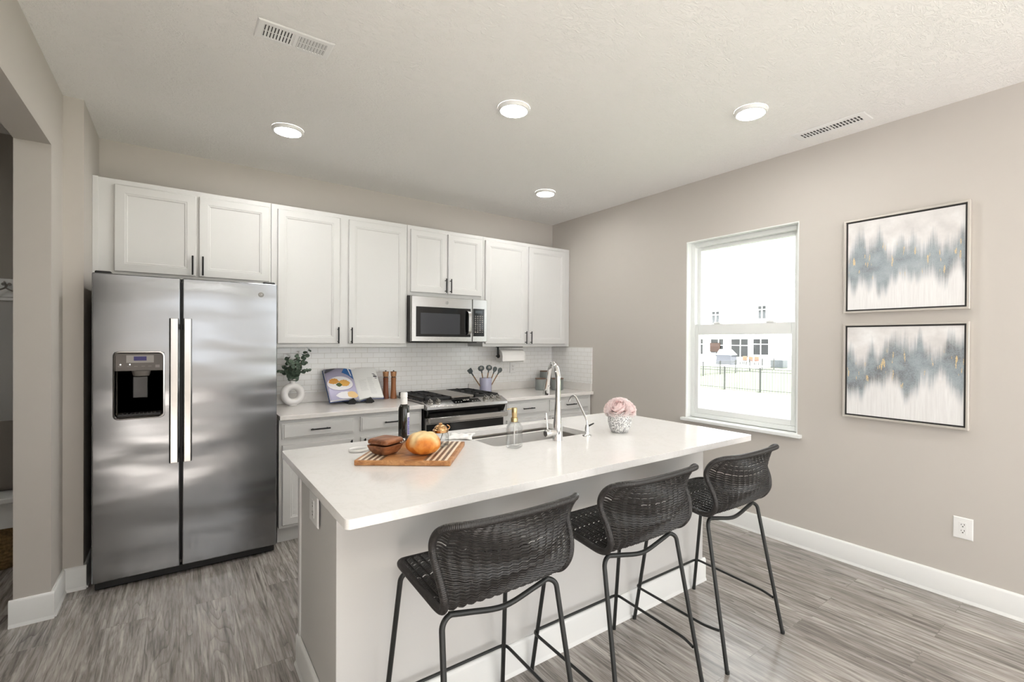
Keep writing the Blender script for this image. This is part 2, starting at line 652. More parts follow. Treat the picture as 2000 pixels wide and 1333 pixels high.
w.box(XLB, XL, -4.8, YO, 0, H).box(XLB, XL, YR, -7.2, 0, H)   # wall running on towards the camera
w.box(XLB, XL, -7.2, -4.8, 0, .08).box(XLB, XL, -7.2, -4.8, 2.5, H)  # unseen window opening added in this wall to bring in fill light
struct('wall_left', w, 'wall', smooth=0)
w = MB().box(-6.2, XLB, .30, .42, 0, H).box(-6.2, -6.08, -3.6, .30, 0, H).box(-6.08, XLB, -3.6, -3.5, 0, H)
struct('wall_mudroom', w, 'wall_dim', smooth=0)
# wall behind the camera with two unseen window openings, placed for the daylight they give
w = MB()
ox = [(-3.45, -2.75), (-2.05, -.15)]
w.box(-4.13, -3.45, YR - .14, YR, 0, H).box(-2.75, -2.05, YR - .14, YR, 0, H).box(-.15, .16, YR - .14, YR, 0, H)
for a, b in ox:
    w.box(a, b, YR - .14, YR, 0, .08 if b > -1 else 1.25).box(a, b, YR - .14, YR, 2.5 if b > -1 else 2.2, H)
struct('wall_rear', w, 'wall', smooth=0)

def base_run(mb, p0, p1, nrm, h=.133, t=.014):
    """baseboard with a quarter-round shoe from p0 to p1, nrm = into the room"""
    p0, p1, n = Vector(p0), Vector(p1), Vector(nrm)
    prof = [(0, 0), (.02, 0), (.019, .008), (.014, .016), (t, .018), (t, h - .012), (t - .004, h - .003), (t - .008, h), (0, h)]
    a = [p0 + n * d + Vector((0, 0, z)) for d, z in prof]
    b = [p1 + n * d + Vector((0, 0, z)) for d, z in prof]
    mb.rings([a, b])
    return mb
struct('baseboard_right', base_run(MB(), (0, -.70, 0), (0, YR, 0), (-1, 0, 0)), 'trim')
b = MB()
base_run(b, (XLB - .014, YJ, 0), (XL + .014, YJ, 0), (0, -1, 0))
base_run(b, (XL, YJ, 0), (XL, YS, 0), (1, 0, 0))
base_run(b, (XL, YS, 0), (XA + .014, YS, 0), (0, -1, 0))
base_run(b, (XA, YS, 0), (XA, -.02, 0), (1, 0, 0))
struct('baseboard_left', b, 'trim')

# window_1: double hung vinyl window
wn = bpy.data.objects.new('window_1', None)
C.objects.link(wn)
wn['kind'] = 'structure'
wn['label'] = 'white double hung kitchen window looking onto a bright back yard'
wn['category'] = 'window'
def xframe(mb, x0, x1, y0, y1, z0, z1, bw, bt=None, bb=None):
    bt = bw if bt is None else bt
    bb = bw if bb is None else bb
    mb.box(x0, x1, y0, y0 + bw, z0, z1).box(x0, x1, y1 - bw, y1, z0, z1)
    mb.box(x0, x1, y0 + bw, y1 - bw, z1 - bt, z1).box(x0, x1, y0 + bw, y1 - bw, z0, z0 + bb)
    return mb
ya, yb = WY1, WY0
part('jamb', MB().box(.001, .15, yb - .008, yb, WZ0, WZ1).box(.001, .15, ya, ya + .008, WZ0, WZ1).box(.001, .15, ya + .008, yb - .008, WZ1 - .008, WZ1), 'vinyl', wn, smooth=0)
part('frame', xframe(MB(), .06, .14, ya + .008, yb - .008, WZ0 + .006, WZ1 - .008, .036), 'vinyl', wn, .003)
up_s = part('upper_sash', xframe(MB(), .10, .13, ya + .044, yb - .044, 1.52, WZ1 - .044, .03, .03, .05), 'vinyl', wn, .003)
part('pane', MB().box(.112, .116, ya + .07, yb - .07, 1.55, WZ1 - .07), 'pane', up_s, smooth=0)
lo_s = part('lower_sash', xframe(MB(), .065, .098, ya + .044, yb - .044, WZ0 + .042, 1.575, .034, .088, .045), 'vinyl', wn, .004)
part('pane', MB().box(.078, .082, ya + .07, yb - .07, WZ0 + .07, 1.50), 'pane', lo_s, smooth=0)
part('sash_lock', MB().box(.06, .10, -2.12, -2.06, 1.575, 1.59).box(.06, .10, -2.56, -2.50, 1.575, 1.59), 'vinyl', wn, .003)
part('sill', MB().box(-.035, .06, ya - .03, yb + .03, WZ0 - .022, WZ0 + .004), 'vinyl', wn, .005)

# backsplash tile
b = MB().box(-2.925, 0, -.010, 0, .983, 1.40).box(-1.88, -1.10, -.010, 0, .88, .983)
o = struct('wall_tile_back', b, 'tile_back', smooth=0)
o = struct('wall_tile_side', MB().box(-.010, 0, -.684, -.010, .983, 1.362), 'tile_side', smooth=0)

# ------------------------------------------------------------------ cabinets
fm_back = lambda yf: (lambda a, b, d: (a, yf + d, b))
DOOR = [(.0, .004), (.004, .0), (.050, .0), (.054, .0025), (.060, .003), (.066, .008), (.070, .009)]
DRAWER = [(.0, .007), (.008, .005), (.012, .0), (.02, .0)]

def bar_pull(x, z, yf, length=.13, vertical=True, r=.0055):
    mb = MB()
    hl = length / 2
    off = .03
    if vertical:
        mb.tube([(x, yf - off, z - hl), (x, yf - off, z + hl)], r, 10)
        for s in (-1, 1): mb.tube([(x, yf, z + s * hl * .74), (x, yf - off, z + s * hl * .74)], .004, 8)
    else:
        mb.tube([(x - hl, yf - off, z), (x + hl, yf - off, z)], r, 10)
        for s in (-1, 1): mb.tube([(x + s * hl * .74, yf, z), (x + s * hl * .74, yf - off, z)], .004, 8)
    return mb

def door(parent, x0, x1, z0, z1, yf, hx, hz):
    d = part('door', nested(MB(), x0, x1, z0, z1, DOOR, fm_back(yf), .019), 'cab', parent, 0, 20)
    part('handle', bar_pull(hx, hz, yf), 'black', d, label='matte black bar handle')
    return d

def drawer(parent, x0, x1, z0, z1, yf):
    d = part('drawer', nested(MB(), x0, x1, z0, z1, DRAWER, fm_back(yf), .019), 'cab', parent, 0, 20)
    part('handle', bar_pull((x0 + x1) / 2, (z0 + z1) / 2, yf, .13, False), 'black', d, label='matte black bar handle')
    return d

UP = []
def upper(label, x0, x1, z0, z1, doors, zd0, zd1, hz):
    t = thing('upper_cabinet', label, 'cabinet', ((x0 + x1) / 2, -.16, z0), 'white wall cabinets')
    part('body', MB().box(x0, x1, -.305, -.011 if z0 < 1.5 else -.001, z0, z1), 'cab', t, .0015)
    for (a, b, hx) in doors:
        door(t, a, b, zd0, zd1, -.325, hx, hz)
    return t
FR = upper('white wall cabinet over the stainless refrigerator', -3.9098, -2.928, 1.83, 2.44,
      [(-3.806, -3.383, -3.403), (-3.367, -2.940, -3.346)], 1.853, 2.405, 1.925)
part('filler_strip', MB().box(-3.9098, -3.882, -.318, -.305, 1.83, 2.44), 'cab', FR, .002)
upper('tall white wall cabinet between refrigerator and microwave', -2.926, -1.874, 1.368, 2.44,
      [(-2.885, -2.439, -2.456), (-2.371, -1.890, -2.352)], 1.395, 2.405, 1.461)
upper('short white wall cabinet above the microwave', -1.872, -1.109, 1.822, 2.44,
      [(-1.846, -1.499, -1.517), (-1.486, -1.131, -1.467)], 1.853, 2.405, 1.927)
upper('tall white wall cabinet in the corner above the grey canisters', -1.107, -.003, 1.368, 2.44,
      [(-1.087, -.596, -.612), (-.565, -.070, -.547)], 1.395, 2.405, 1.461)

def base_cab(label, x0, x1, fronts):
    t = thing('base_cabinet', label, 'cabinet', ((x0 + x1) / 2, -.33, 0), 'white base cabinets')
    part('body', MB().box(x0, x1, -.66, -.001, .115, .868), 'cab', t, .0015)
    part('toe_kick', MB().box(x0, x1, -.595, -.05, 0, .115), 'cab', t)
    for i, (a, b) in enumerate(fronts):
        drawer(t, a, b, .735, .845, -.68)
        hx = b - .025 if i == 0 else a + .025
        door(t, a, b, .137, .692, -.68, hx, .62)
    return t
base_cab('white base cabinet between refrigerator and range, under the cookbook', -2.924, -1.885, [(-2.905, -2.425), (-2.377, -1.899)])
base_cab('white base cabinet right of the range, under the grey canisters', -1.100, -.003, [(-1.060, -.600), (-.555, -.045)])

def counter(label, x0, x1, side):
    t = thing('countertop', label, 'countertop', ((x0 + x1) / 2, -.35, .8706))
    part('slab', MB().box(x0, x1, -.7056, -.001, .8706, .9006), 'quartz2', t, .003)
    b = MB().box(x0, x1, -.020, -.0102 if False else -.001, .9008, .983)
    if side: b.box(-.020, -.001, -.684, -.021, .9008, .983)
    part('upstand', b, 'quartz2', t, .0015)
    return t
counter('pale quartz counter holding the donut vase and cookbook', -2.925, -1.882, False)
counter('pale quartz counter in the corner holding the grey canisters', -1.102, -.001, True)

# ------------------------------------------------------------------ refrigerator
def fridge():
    x0, x1, xm = -3.863, -2.953, -3.466
    yf = -.769
    t = thing('refrigerator', 'side by side stainless steel refrigerator with water dispenser', 'refrigerator', ((x0 + x1) / 2, -.4, 0))
    part('body', MB().box(x0 + .004, x1 - .004, -.700, -.04, .03, 1.772), 'greyplastic', t, .004)
    part('kick_grille', MB().box(x0 + .01, x1 - .01, -.735, -.66, .008, .05), 'blackplastic', t, .004)
    for x in (x0 + .05, x1 - .05): part('foot', MB().lathe([(.018, 0), (.018, .03)], (x, -.68, 0), 12), 'blackplastic', t)
    for x in (x0 + .045, x1 - .045): part('hinge_cover', MB().box(x - .035, x + .035, -.755, -.64, 1.772, 1.803), 'blackplastic', t, .006)
    def slab(a0, a1, hole=None):
        z0, z1 = .055, 1.79
        xs = [a0, a1] if not hole else [a0, hole[0], hole[1], a1]
        zs = [z0, z1] if not hole else [z0, hole[2], hole[3], z1]
        mb = MB()
        nx, nz = len(xs), len(zs)
        for y in (yf, yf + .065):
            mb.v += [Vector((x, y, z)) for x in xs for z in zs]
        k = nx * nz
        def id(i, j, s): return s * k + i * nz + j
        for i in range(nx - 1):
            for j in range(nz - 1):
                if hole and i == 1 and j == 1: continue
                mb.f += [[id(i, j, 0), id(i + 1, j, 0), id(i + 1, j + 1, 0), id(i, j + 1, 0)], [id(i, j, 1), id(i, j + 1, 1), id(i + 1, j + 1, 1), id(i + 1, j, 1)]]
        def wallq(loop):
            for q in range(len(loop)):
                (i, j), (i2, j2) = loop[q], loop[(q + 1) % len(loop)]
                mb.f.append([id(i, j, 0), id(i, j, 1), id(i2, j2, 1), id(i2, j2, 0)])
        per = [(i, 0) for i in range(nx)] + [(nx - 1, j) for j in range(1, nz)] + [(i, nz - 1) for i in range(nx - 2, -1, -1)] + [(0, j) for j in range(nz - 2, 0, -1)]
        wallq(per)
        if hole: wallq([(1, 1), (1, 2), (2, 2), (2, 1)])
        mb.mi = [0] * len(mb.f)
        return mb
    hx0, hx1, hz0, hz1 = -3.765, -3.552, .972, 1.34
    d1 = part('door', slab(x0, xm - .004, (hx0, hx1, hz0, hz1)), 'fridge', t, .007)
    d2 = part('door', slab(xm + .006, x1), 'fridge', t, .007)
    part('gasket', MB().box(x0 + .012, x1 - .012, -.705, -.699, .07, 1.77), 'blackplastic', t)
    for d, a, b in ((d1, -3.522, -3.476), (d2, -3.457, -3.413)):
        poly = [(a, -.815), (a + .006, -.826), (b - .006, -.826), (b, -.815), (b, -.808), (a, -.808)]
        m = MB().extrude([(x, y, .692) for x, y in poly], (0, 0, .853))
        for z in (.73, 1.48): m.box(a + .008, b - .008, -.809, yf + .001, z, z + .035)
        part('handle', m, 'handle', d, .002)
    # dispenser
    ds = part('dispenser', (lambda m: m.rings([[(x, yf + d, z) for x, z in rrect(-3.777 + i, -3.541 - i, .958 + i, 1.353 - i, .028 - i * .5)]
              for i, d in ((0, .004), (.003, -.005), (.009, -.006), (.013, .0), (.014, .03))], False, False))(MB()), 'handle', d1)
    rec = MB()
    rec.rings([[(hx0 - .001, yf + .004, hz0 - .001), (hx1 + .001, yf + .004, hz0 - .001), (hx1 + .001, yf + .004, hz1), (hx0 - .001, yf + .004, hz1)],
               [(hx0 + .006, yf + .064, hz0 + .02), (hx1 - .006, yf + .064, hz0 + .02), (hx1 - .006, yf + .064, hz1), (hx0 + .006, yf + .064, hz1)]], False, True)
    part('recess', rec, plain('dispenser_dark', '#6b645e', .22), ds, smooth=20)
    part('control_panel', MB().box(hx0 + .001, hx1 - .001, yf - .001, yf + .03, 1.238, 1.338), plain('dispenser_panel', '#6b645f', .4), ds, .002)
    part('display', MB().box(-3.717, -3.594, yf - .0025, yf, 1.285, 1.328), plain('display_surround', '#a39e99', .4), ds)
    part('screen', MB().box(-3.684, -3.627, yf - .0035, yf, 1.297, 1.321), 'screen', ds)
    bpr = plain('button_print', '#938d88', .5)
    for k, x in enumerate((-3.745, -3.705, -3.675, -3.642, -3.612)):
        part('button', MB().box(x - .008, x + .008, yf - .0022, yf, 1.263, 1.2655), bpr, ds)
    part('button', MB().box(-3.587, -3.567, yf - .0022, yf, 1.256, 1.272), bpr, ds)
    for x in (-3.742, -3.701): part('indicator_light', MB().lathe([(.0028, 0), (.0028, .003)], (x, yf - .0005, 1.275), 10, mat=Matrix.Rotation(R(90), 4, 'X')), 'led', ds)
    nz = MB()
    nz.lathe([(.044, 0), (.040, -.02), (.036, -.03)], (-3.652, yf + .03, 1.238), 24)
    part('nozzle', nz, plain('nozzle_grey', '#7a746f', .35), ds)
    pd = MB().box(-3.690, -3.622, yf + .020, yf + .030, 1.08, 1.205)
    part('paddle', pd, plain('paddle_dark', '#3a393a', .1), ds, .006)
    tr = MB().box(hx0 + .012, hx1 - .012, yf + .006, yf + .06, .978, .990)
    for k in range(9): tr.box(hx0 + .03 + k * .018, hx0 + .036 + k * .018, yf + .008, yf + .05, .990, .995)
    part('drip_tray', tr, 'blackplastic', ds)
    # round badge
    rot = Matrix.Rotation(R(90), 4, 'X')
    bd = MB().lathe([(.0155, 0), (.0155, .0015), (.0135, .0025), (.0125, .0018), (0.0005, .0018)], (-3.047, yf, 1.716), 28, mat=rot)
    bp = part('badge', bd, plain('badge_grey', '#8b8884', .35, .8), d2)
    sc = []
    for a in range(60):
        th = a / 59 * 2 * pi
        sc.append((-3.0505 + .0048 * cos(th), yf - .003, 1.716 + .0066 * sin(th)))
    m = MB().tube(sc[4:52], .0008, 6)
    m.tube([(-3.0505, yf - .003, 1.716), (-3.0455, yf - .003, 1.716), (-3.0455, yf - .003, 1.710)], .0008, 6)
    m.tube([(-3.039, yf - .003, 1.7228), (-3.0432, yf - .003, 1.722), (-3.044, yf - .003, 1.7165), (-3.0432, yf - .003, 1.7105), (-3.039, yf - .003, 1.7095)], .0008, 6)
    m.tube([(-3.044, yf - .003, 1.7165), (-3.0395, yf - .003, 1.7165)], .0008, 6)
    part('monogram', m, 'chrome', bp)
fridge()

# ------------------------------------------------------------------ microwave
def microwave():
    x0, x1, z0, z1, yf = -1.870, -1.114, 1.411, 1.818, -.40
    t = thing('microwave', 'over the range stainless microwave with black window', 'microwave', (-1.49, -.2, z0))
    part('body', MB().box(x0, x1, yf + .03, -.012, z0, z1 - .001), plain('microwave_case', '#4b4a49', .35, .6), t, .003)
    part('vent_lip', MB().box(x0 + .05, x1 - .1, yf + .02, yf + .2, z0 - .006, z0), 'blackplastic', t, .002)
    dx1 = -1.275
    m = MB()
    nested(m, x0, dx1, z0 + .004, z1 - .004, [(0, .004), (.004, 0), (.02, 0)], fm_back(yf), .031)
    d = part('door', m, 'steel', t, 0, 20)
    m = MB().box(-1.828, -1.292, yf - .004, yf, 1.459, 1.722)
    wd = part('window', m, 'darkgloss', d, .003)
    part('window_mesh', MB().box(-1.788, -1.405, yf - .0048, yf - .004, 1.482, 1.668), plain('window_mesh_grey', '#33353a', .16), wd)
    h = MB()
    pts = spline([(-1.345, yf - .003, 1.475), (-1.335, yf - .033, 1.50), (-1.335, yf - .040, 1.59), (-1.335, yf - .033, 1.68), (-1.345, yf - .003, 1.705)], 21)
    rs = []
    for p in pts:
        rs.append([(p[0] + .016 + a, p[1] + b, p[2]) for a, b in ((-.015, -.006), (.015, -.006), (.015, .006), (-.015, .006))])
    h.rings(rs)
    part('handle', h, 'handle', d, .003, 30)
    m = MB()
    nested(m, dx1 + .003, x1, z0 + .004, z1 - .004, [(0, .004), (.004, 0), (.02, 0)], fm_back(yf), .031)
    cp = part('control_panel', m, 'steel', t, 0, 20)
    part('keypad', MB().box(-1.264, -1.146, yf - .004, yf, 1.466, 1.726), 'darkgloss', cp, .002)
    k = MB()
    random.seed(4)
    for r in range(9):
        for c in range(4):
            w = random.choice((.010, .014, .016))
            zz = 1.655 - r * .0185
            xx = -1.243 + c * .025
            k.box(xx - w / 2, xx + w / 2, yf - .0046, yf - .004, zz - .0035, zz + .0035)
    part('key', k, plain('key_print', '#a9a29a', .4), cp)
    part('clock', MB().box(-1.244, -1.168, yf - .0046, yf - .004, 1.684, 1.710), plain('clock_grey', '#3c4247', .1), cp)
    rot = Matrix.Rotation(R(90), 4, 'X')
    part('badge', MB().lathe([(.014, 0), (.014, .0015), (.012, .0022), (.0005, .0022)], (-1.535, yf, 1.766), 24, mat=rot), plain('badge_silver', '#8f8d8b', .3, .9), d)
microwave()

# ------------------------------------------------------------------ range
def kitchen_range():
    x0, x1 = -1.874, -1.110
    t = thing('range', 'slide in stainless gas range with black grates', 'stove', (-1.49, -.36, 0))
    part('body', MB().box(x0 + .004, x1 - .004, -.655, -.03, .02, .893), plain('range_side', '#3b3a3a', .45, .4), t, .002)
    part('cooktop', MB().box(x0 - .004, x1 + .004, -.655, -.022, .902, .917), 'steel', t, .003)
    part('cooktop_well', MB().box(x0 + .03, x1 - .03, -.635, -.06, .917, .919), 'iron', t)
    pr_ = [(-.652, .926), (-.742, .893), (-.752, .886), (-.754, .862), (-.745, .856), (-.652, .858)]
    cp = part('control_panel', MB().extrude([(x0 - .004, y, z) for y, z in pr_], (x1 - x0 + .008, 0, 0)), 'steel', t, .002)
    und = [(-.742, .857), (-.735, .835), (-.708, .795), (-.65, .79), (-.65, .857)]
    part('fascia', MB().extrude([(x0 + .012, y, z) for y, z in und], (x1 - x0 - .024, 0, 0)), 'darkgloss', t)
    tilt = math.atan2(.033, .09)
    rm = Matrix.Rotation(tilt, 4, 'X')
    def on(x, s, lift=0.0):                      # a point on the sloped panel, s = 0 front .. 1 back
        return Vector((x, -.742 + .09 * s, .893 + .033 * s)) + Vector((0, -sin(tilt), cos(tilt))) * lift
    for x in (-1.825, -1.757, -1.302, -1.236, -1.172):
        c = on(x, .5)
        k = part('knob', MB().lathe([(.026, 0), (.026, .004), (.021, .006), (.020, .026), (.0185, .029), (.0005, .029)], c, 24, mat=rm), 'knobsteel', cp)
        gp = MB().box(-.0045, .0045, -.019, .019, .026, .036)
        gp.xf(rm).shift(c)
        part('grip', gp, 'knobsteel', k, .002)
    dsp = MB().add([on(-1.625, .12, .001), on(-1.365, .12, .001), on(-1.365, .82, .001), on(-1.625, .82, .001)], [(0, 1, 2, 3)])
    dsp.add([on(-1.625, .12, -.002), on(-1.365, .12, -.002), on(-1.365, .82, -.002), on(-1.625, .82, -.002)], [(3, 2, 1, 0)])
    dp = part('display', dsp, 'darkgloss', cp, smooth=0)
    dgm = plain('digit_white', '#d6d2cc', .4)
    for i, x in enumerate((-1.517, -1.502, -1.484, -1.469)):
        part('digit', MB().add([on(x - .004, .5, .0015), on(x + .004, .5, .0015), on(x + .004, .68, .0015), on(x - .004, .68, .0015)], [(0, 1, 2, 3)]), dgm, dp, smooth=0)
    for x in (-1.60, -1.575, -1.55, -1.44, -1.415, -1.39):
        part('button', MB().add([on(x - .005, .3, .0015), on(x + .005, .3, .0015), on(x + .005, .36, .0015), on(x - .005, .36, .0015)], [(0, 1, 2, 3)]), dgm, dp, smooth=0)
    # burners and grates
    for x in (-1.73, -1.25):
        for y in (-.47, -.19):
            part('burner', MB().lathe([(.05, .919), (.05, .926), (.038, .928), (.036, .936), (.0005, .937)], (x, y, 0), 24), 'iron', t)
    def grate(a, b):
        m = MB()
        y0, y1, zt = -.63, -.07, .948
        for x in (a, b - .014): m.box(x, x + .014, y0, y1, .926, zt)
        for y in (y0, y1 - .014, (y0 + y1) / 2 - .007): m.box(a, b, y, y + .014, .926, zt)
        cx = (a + b) / 2
        for yc in (-.47, -.19):
            for s in (-1, 1):
                m.box(cx + s * .03, cx + s * (b - a) / 2 * .98, yc - .006, yc + .006, .93, zt + .002)
                m.box(cx - .006, cx + .006, yc + s * .03, yc + s * .14, .93, zt + .002)
        for x in (a, b - .014):
            for y in (y0, y1 - .014): m.box(x, x + .014, y, y + .014, .919, .93)
        return m
    part('grate', grate(x0 + .02, x0 + .268), 'iron', t, .003)
    part('grate', grate(x1 - .268, x1 - .02), 'iron', t, .003)
    g = MB().box(x0 + .275, x1 - .275, -.63, -.07, .930, .946)
    for x in (x0 + .29, x1 - .304):
        for y in (-.62, -.09): g.box(x, x + .014, y, y + .014, .919, .93)
    part('griddle', g, plain('griddle_grey', '#8d8781', .35, .5), t, .003)
    # oven door
    d = part('oven_door', MB().box(x0 + .006, x1 - .006, -.705, -.655, .20, .788), 'steel', t, .003)
    part('oven_window', MB().box(x0 + .012, x1 - .012, -.7075, -.7045, .24, .735), 'darkgloss', d, .001)
    h = MB()
    hp = [(-.768, .752), (-.781, .758), (-.781, .797), (-.768, .803), (-.758, .795), (-.758, .760)]
    h.extrude([(x0 + .012, y, z) for y, z in hp], (x1 - x0 - .024, 0, 0))
    for x in (x0 + .018, x1 - .043): h.box(x, x + .025, -.76, -.704, .762, .792)
    part('handle', h, 'handle', d, .002)
    part('drawer', MB().box(x0 + .006, x1 - .006, -.70, -.655, .05, .19), 'steel', t, .003)
kitchen_range()

# ------------------------------------------------------------------ island
def island():
    x0, x1, y0, y1 = -3.05, -.962, -2.663, -2.05
    t = thing('kitchen_island', 'pale grey painted kitchen island with white base trim', 'kitchen island', (-2.0, -2.36, 0))
    sx0, sx1, sy0, sy1 = -2.27, -1.62, -2.42, -1.96
    part('knee_wall', MB().box(x0, x1, y0, y0 + .12, 0, .883), 'island', t, .003)
    b = MB()
    b.box(x0 + .002, x0 + .02, y0 + .122, y1, 0, .883)
    b.box(x1 - .02, x1 - .002, y0 + .122, y1, 0, .883)
    b.box(x0 + .02, x1 - .02, y1 - .02, y1, .11, .883)
    b.box(x0 + .02, x1 - .02, y0 + .122, y1 - .06, .02, .11)
    part('cabinet_box', b, 'island', t, .002)
    part('corner_strip', MB().box(x0 - .006, x0 + .02, y1 - .03, y1 + .002, .0, .883), 'cab', t, .003)
    for i in range(4):
        a = x0 + .03 + i * .51
        door(t, a, a + .49, .13, .86, y1 + .02, 0, 0) if False else None
    m = MB()
    base_run(m, (x0 - .014, y0, 0), (x1 + .014, y0, 0), (0, -1, 0))
    base_run(m, (x0, y0, 0), (x0, y1, 0), (-1, 0, 0), .133)
    base_run(m, (x1, y0, 0), (x1, y1, 0), (1, 0, 0), .133)
    part('base_trim', m, 'trim', t)
    part('scribe_trim', MB().box(x0 - .01, x0, y0 + .03, y1, .862, .883), 'island', t, .002)
    # top
    tp = thing('island_countertop', 'glossy white quartz island countertop with undermount sink cutout', 'countertop', (-2.0, -2.43, .884))
    X0, X1, Y0, Y1 = -3.099, -.945, -2.958, -1.905
    zb, zt = .884, .914
    out = rrect(X0, X1, Y0, Y1, .018, 5)
    hole = rrect(-2.26, -1.635, -2.40, -1.985, .04, 5)
    def ang(p): return math.atan2(p[1] - sum(q[1] for q in hole) / len(hole), p[0] - sum(q[0] for q in hole) / len(hole))
    bm = bmesh.new()
    def loop(pts, z): return [bm.verts.new((x, y, z)) for x, y in pts]
    for z in (zt,):
        vo, vh = loop(out, zt), loop(hole, zt)
        eo = [bm.edges.new((vo[i], vo[(i + 1) % len(vo)])) for i in range(len(vo))]
        eh = [bm.edges.new((vh[i], vh[(i + 1) % len(vh)])) for i in range(len(vh))]
    bmesh.ops.triangle_fill(bm, use_beauty=True, edges=eo + eh)
    # the fill may close the hole: drop faces whose centre lies inside it
    kill = [f for f in bm.faces if -2.255 < f.calc_center_median().x < -1.64 and -2.395 < f.calc_center_median().y < -1.99]
    bmesh.ops.delete(bm, geom=kill, context='FACES_ONLY')
    r = bmesh.ops.extrude_face_region(bm, geom=bm.faces[:])
    bmesh.ops.translate(bm, vec=(0, 0, zb - zt), verts=[v for v in r['geom'] if isinstance(v, bmesh.types.BMVert)])
    bm.verts.index_update()
    mb = MB()
    mb.add([v.co.copy() for v in bm.verts], [[v.index for v in f.verts] for f in bm.faces])
    bm.free()
    part('slab', mb, 'quartz', tp, .0025, 30)
    # sink
    s = thing('sink', 'undermount stainless steel sink set in the island', 'sink', (-1.95, -2.19, .68))
    def rr(i, z, r=.04): return [(x, y, z) for x, y in rrect(-2.264 + i, -1.631 - i, -2.404 + i, -1.981 - i, max(r - i * .3, .01), 5)]
    part('basin', MB().rings([rr(-.02, .8835, .05), rr(.006, .8835), rr(.010, .880), rr(.014, .72), rr(.03, .695), rr(.1, .690), rr(.1, .686), rr(.022, .688), rr(.008, .71), rr(.002, .870), rr(-.02, .878, .05)], False, False, True), 'sinksteel', s)
    part('drain', MB().lathe([(.055, .690), (.055, .693), (.045, .694), (.04, .688), (.0005, .688)], (-1.95, -2.19, 0), 28), 'chrome', s)
    b = MB().box(-2.05, -1.85, -2.29, -2.09, .68, .6865)
    part('drain_plate', b, 'sinksteel', s)
island()

# ------------------------------------------------------------------ outlets
def outlet(name, label, c, axis, w=.085, h=.118):
    """axis 'x-': plate on a wall facing -x; 'y-': facing -y"""
    cx, cy, cz = c
    if axis == 'x-':
        f = lambda a, b, d: (cx + d, cy + a, cz + b)
    else:
        f = lambda a, b, d: (cx + a, cy + d, cz + b)
    t = thing(name, label, 'outlet', c)
    part('plate', nested(MB(), -w / 2, w / 2, -h / 2, h / 2, [(0, -.002), (.004, -.006), (.01, -.0065)], f, 0), 'white', t, 0, 20)
    part('receptacle', nested(MB(), -.017, .017, -.034, .034, [(0, -.0065), (.001, -.008)], f, 0), 'white', t, 0, 20)
    m = MB()
    for z in (-.017, .016):
        for a, hh in ((-.0065, .0045), (.0065, .0035)):
            nested(m, a - .0011, a + .0011, z + .001, z + .001 + hh * 2, [(0, -.0084)], f, -.007)
        nested(m, -.003, .003, z - .0085, z - .0035, [(0, -.0084)], f, -.007)
    part('slot', m, 'slot', t, 0, 0)
outlet('wall_outlet', 'white duplex outlet on the right wall below the paintings', (0, -3.653, .403), 'x-')
outlet('wall_outlet', 'white outlet on the tile below the paper towel roll', (-.556, -.010, 1.135), 'y-', .075, .115)
outlet('island_outlet', 'white outlet on the left end panel of the island', (-3.0565, -2.375, .775), 'x-', .135, .118)

# ------------------------------------------------------------------ recessed lights and vents
for i, (x, y, lb) in enumerate(((-2.919, -.93, 'round flat ceiling light above the refrigerator'),
                                (-1.925, -2.045, 'round flat ceiling light over the middle of the island'),
                                (-.809, -2.856, 'round flat ceiling light beside the long vent at the right wall'),
                                (-.821, -.921, 'round flat ceiling light near the far kitchen corner'),
                                (-3.0, -5.6, 'unseen ceiling light added to brighten the room, beyond the header side'),  # out of view, added to raise the light level
                                (-.95, -5.6, 'unseen ceiling light added to brighten the room, by the added side window'),  # second added lamp out of view, only for its light
                                (-5.1, -1.3, 'unseen ceiling light added to brighten the mudroom beyond the opening'))):  # added lamp, never in view, lifts the dark mudroom
    t = thing('ceiling_light', lb, 'light', (x, y, H - .022), 'round flat ceiling lights')
    part('trim_ring', MB().lathe([(.092, H - .0005), (.091, H - .012), (.086, H - .020), (.078, H - .022), (.076, H - .020), (.076, H - .0005)], (x, y, 0), 40, cap0=False, cap1=False), 'white', t, smooth=40)
    part('lens', MB().lathe([(.0765, H - .012), (.0765, H - .0195), (.06, H - .021), (.0005, H - .0212)], (x, y, 0), 40), 'lamp', t)

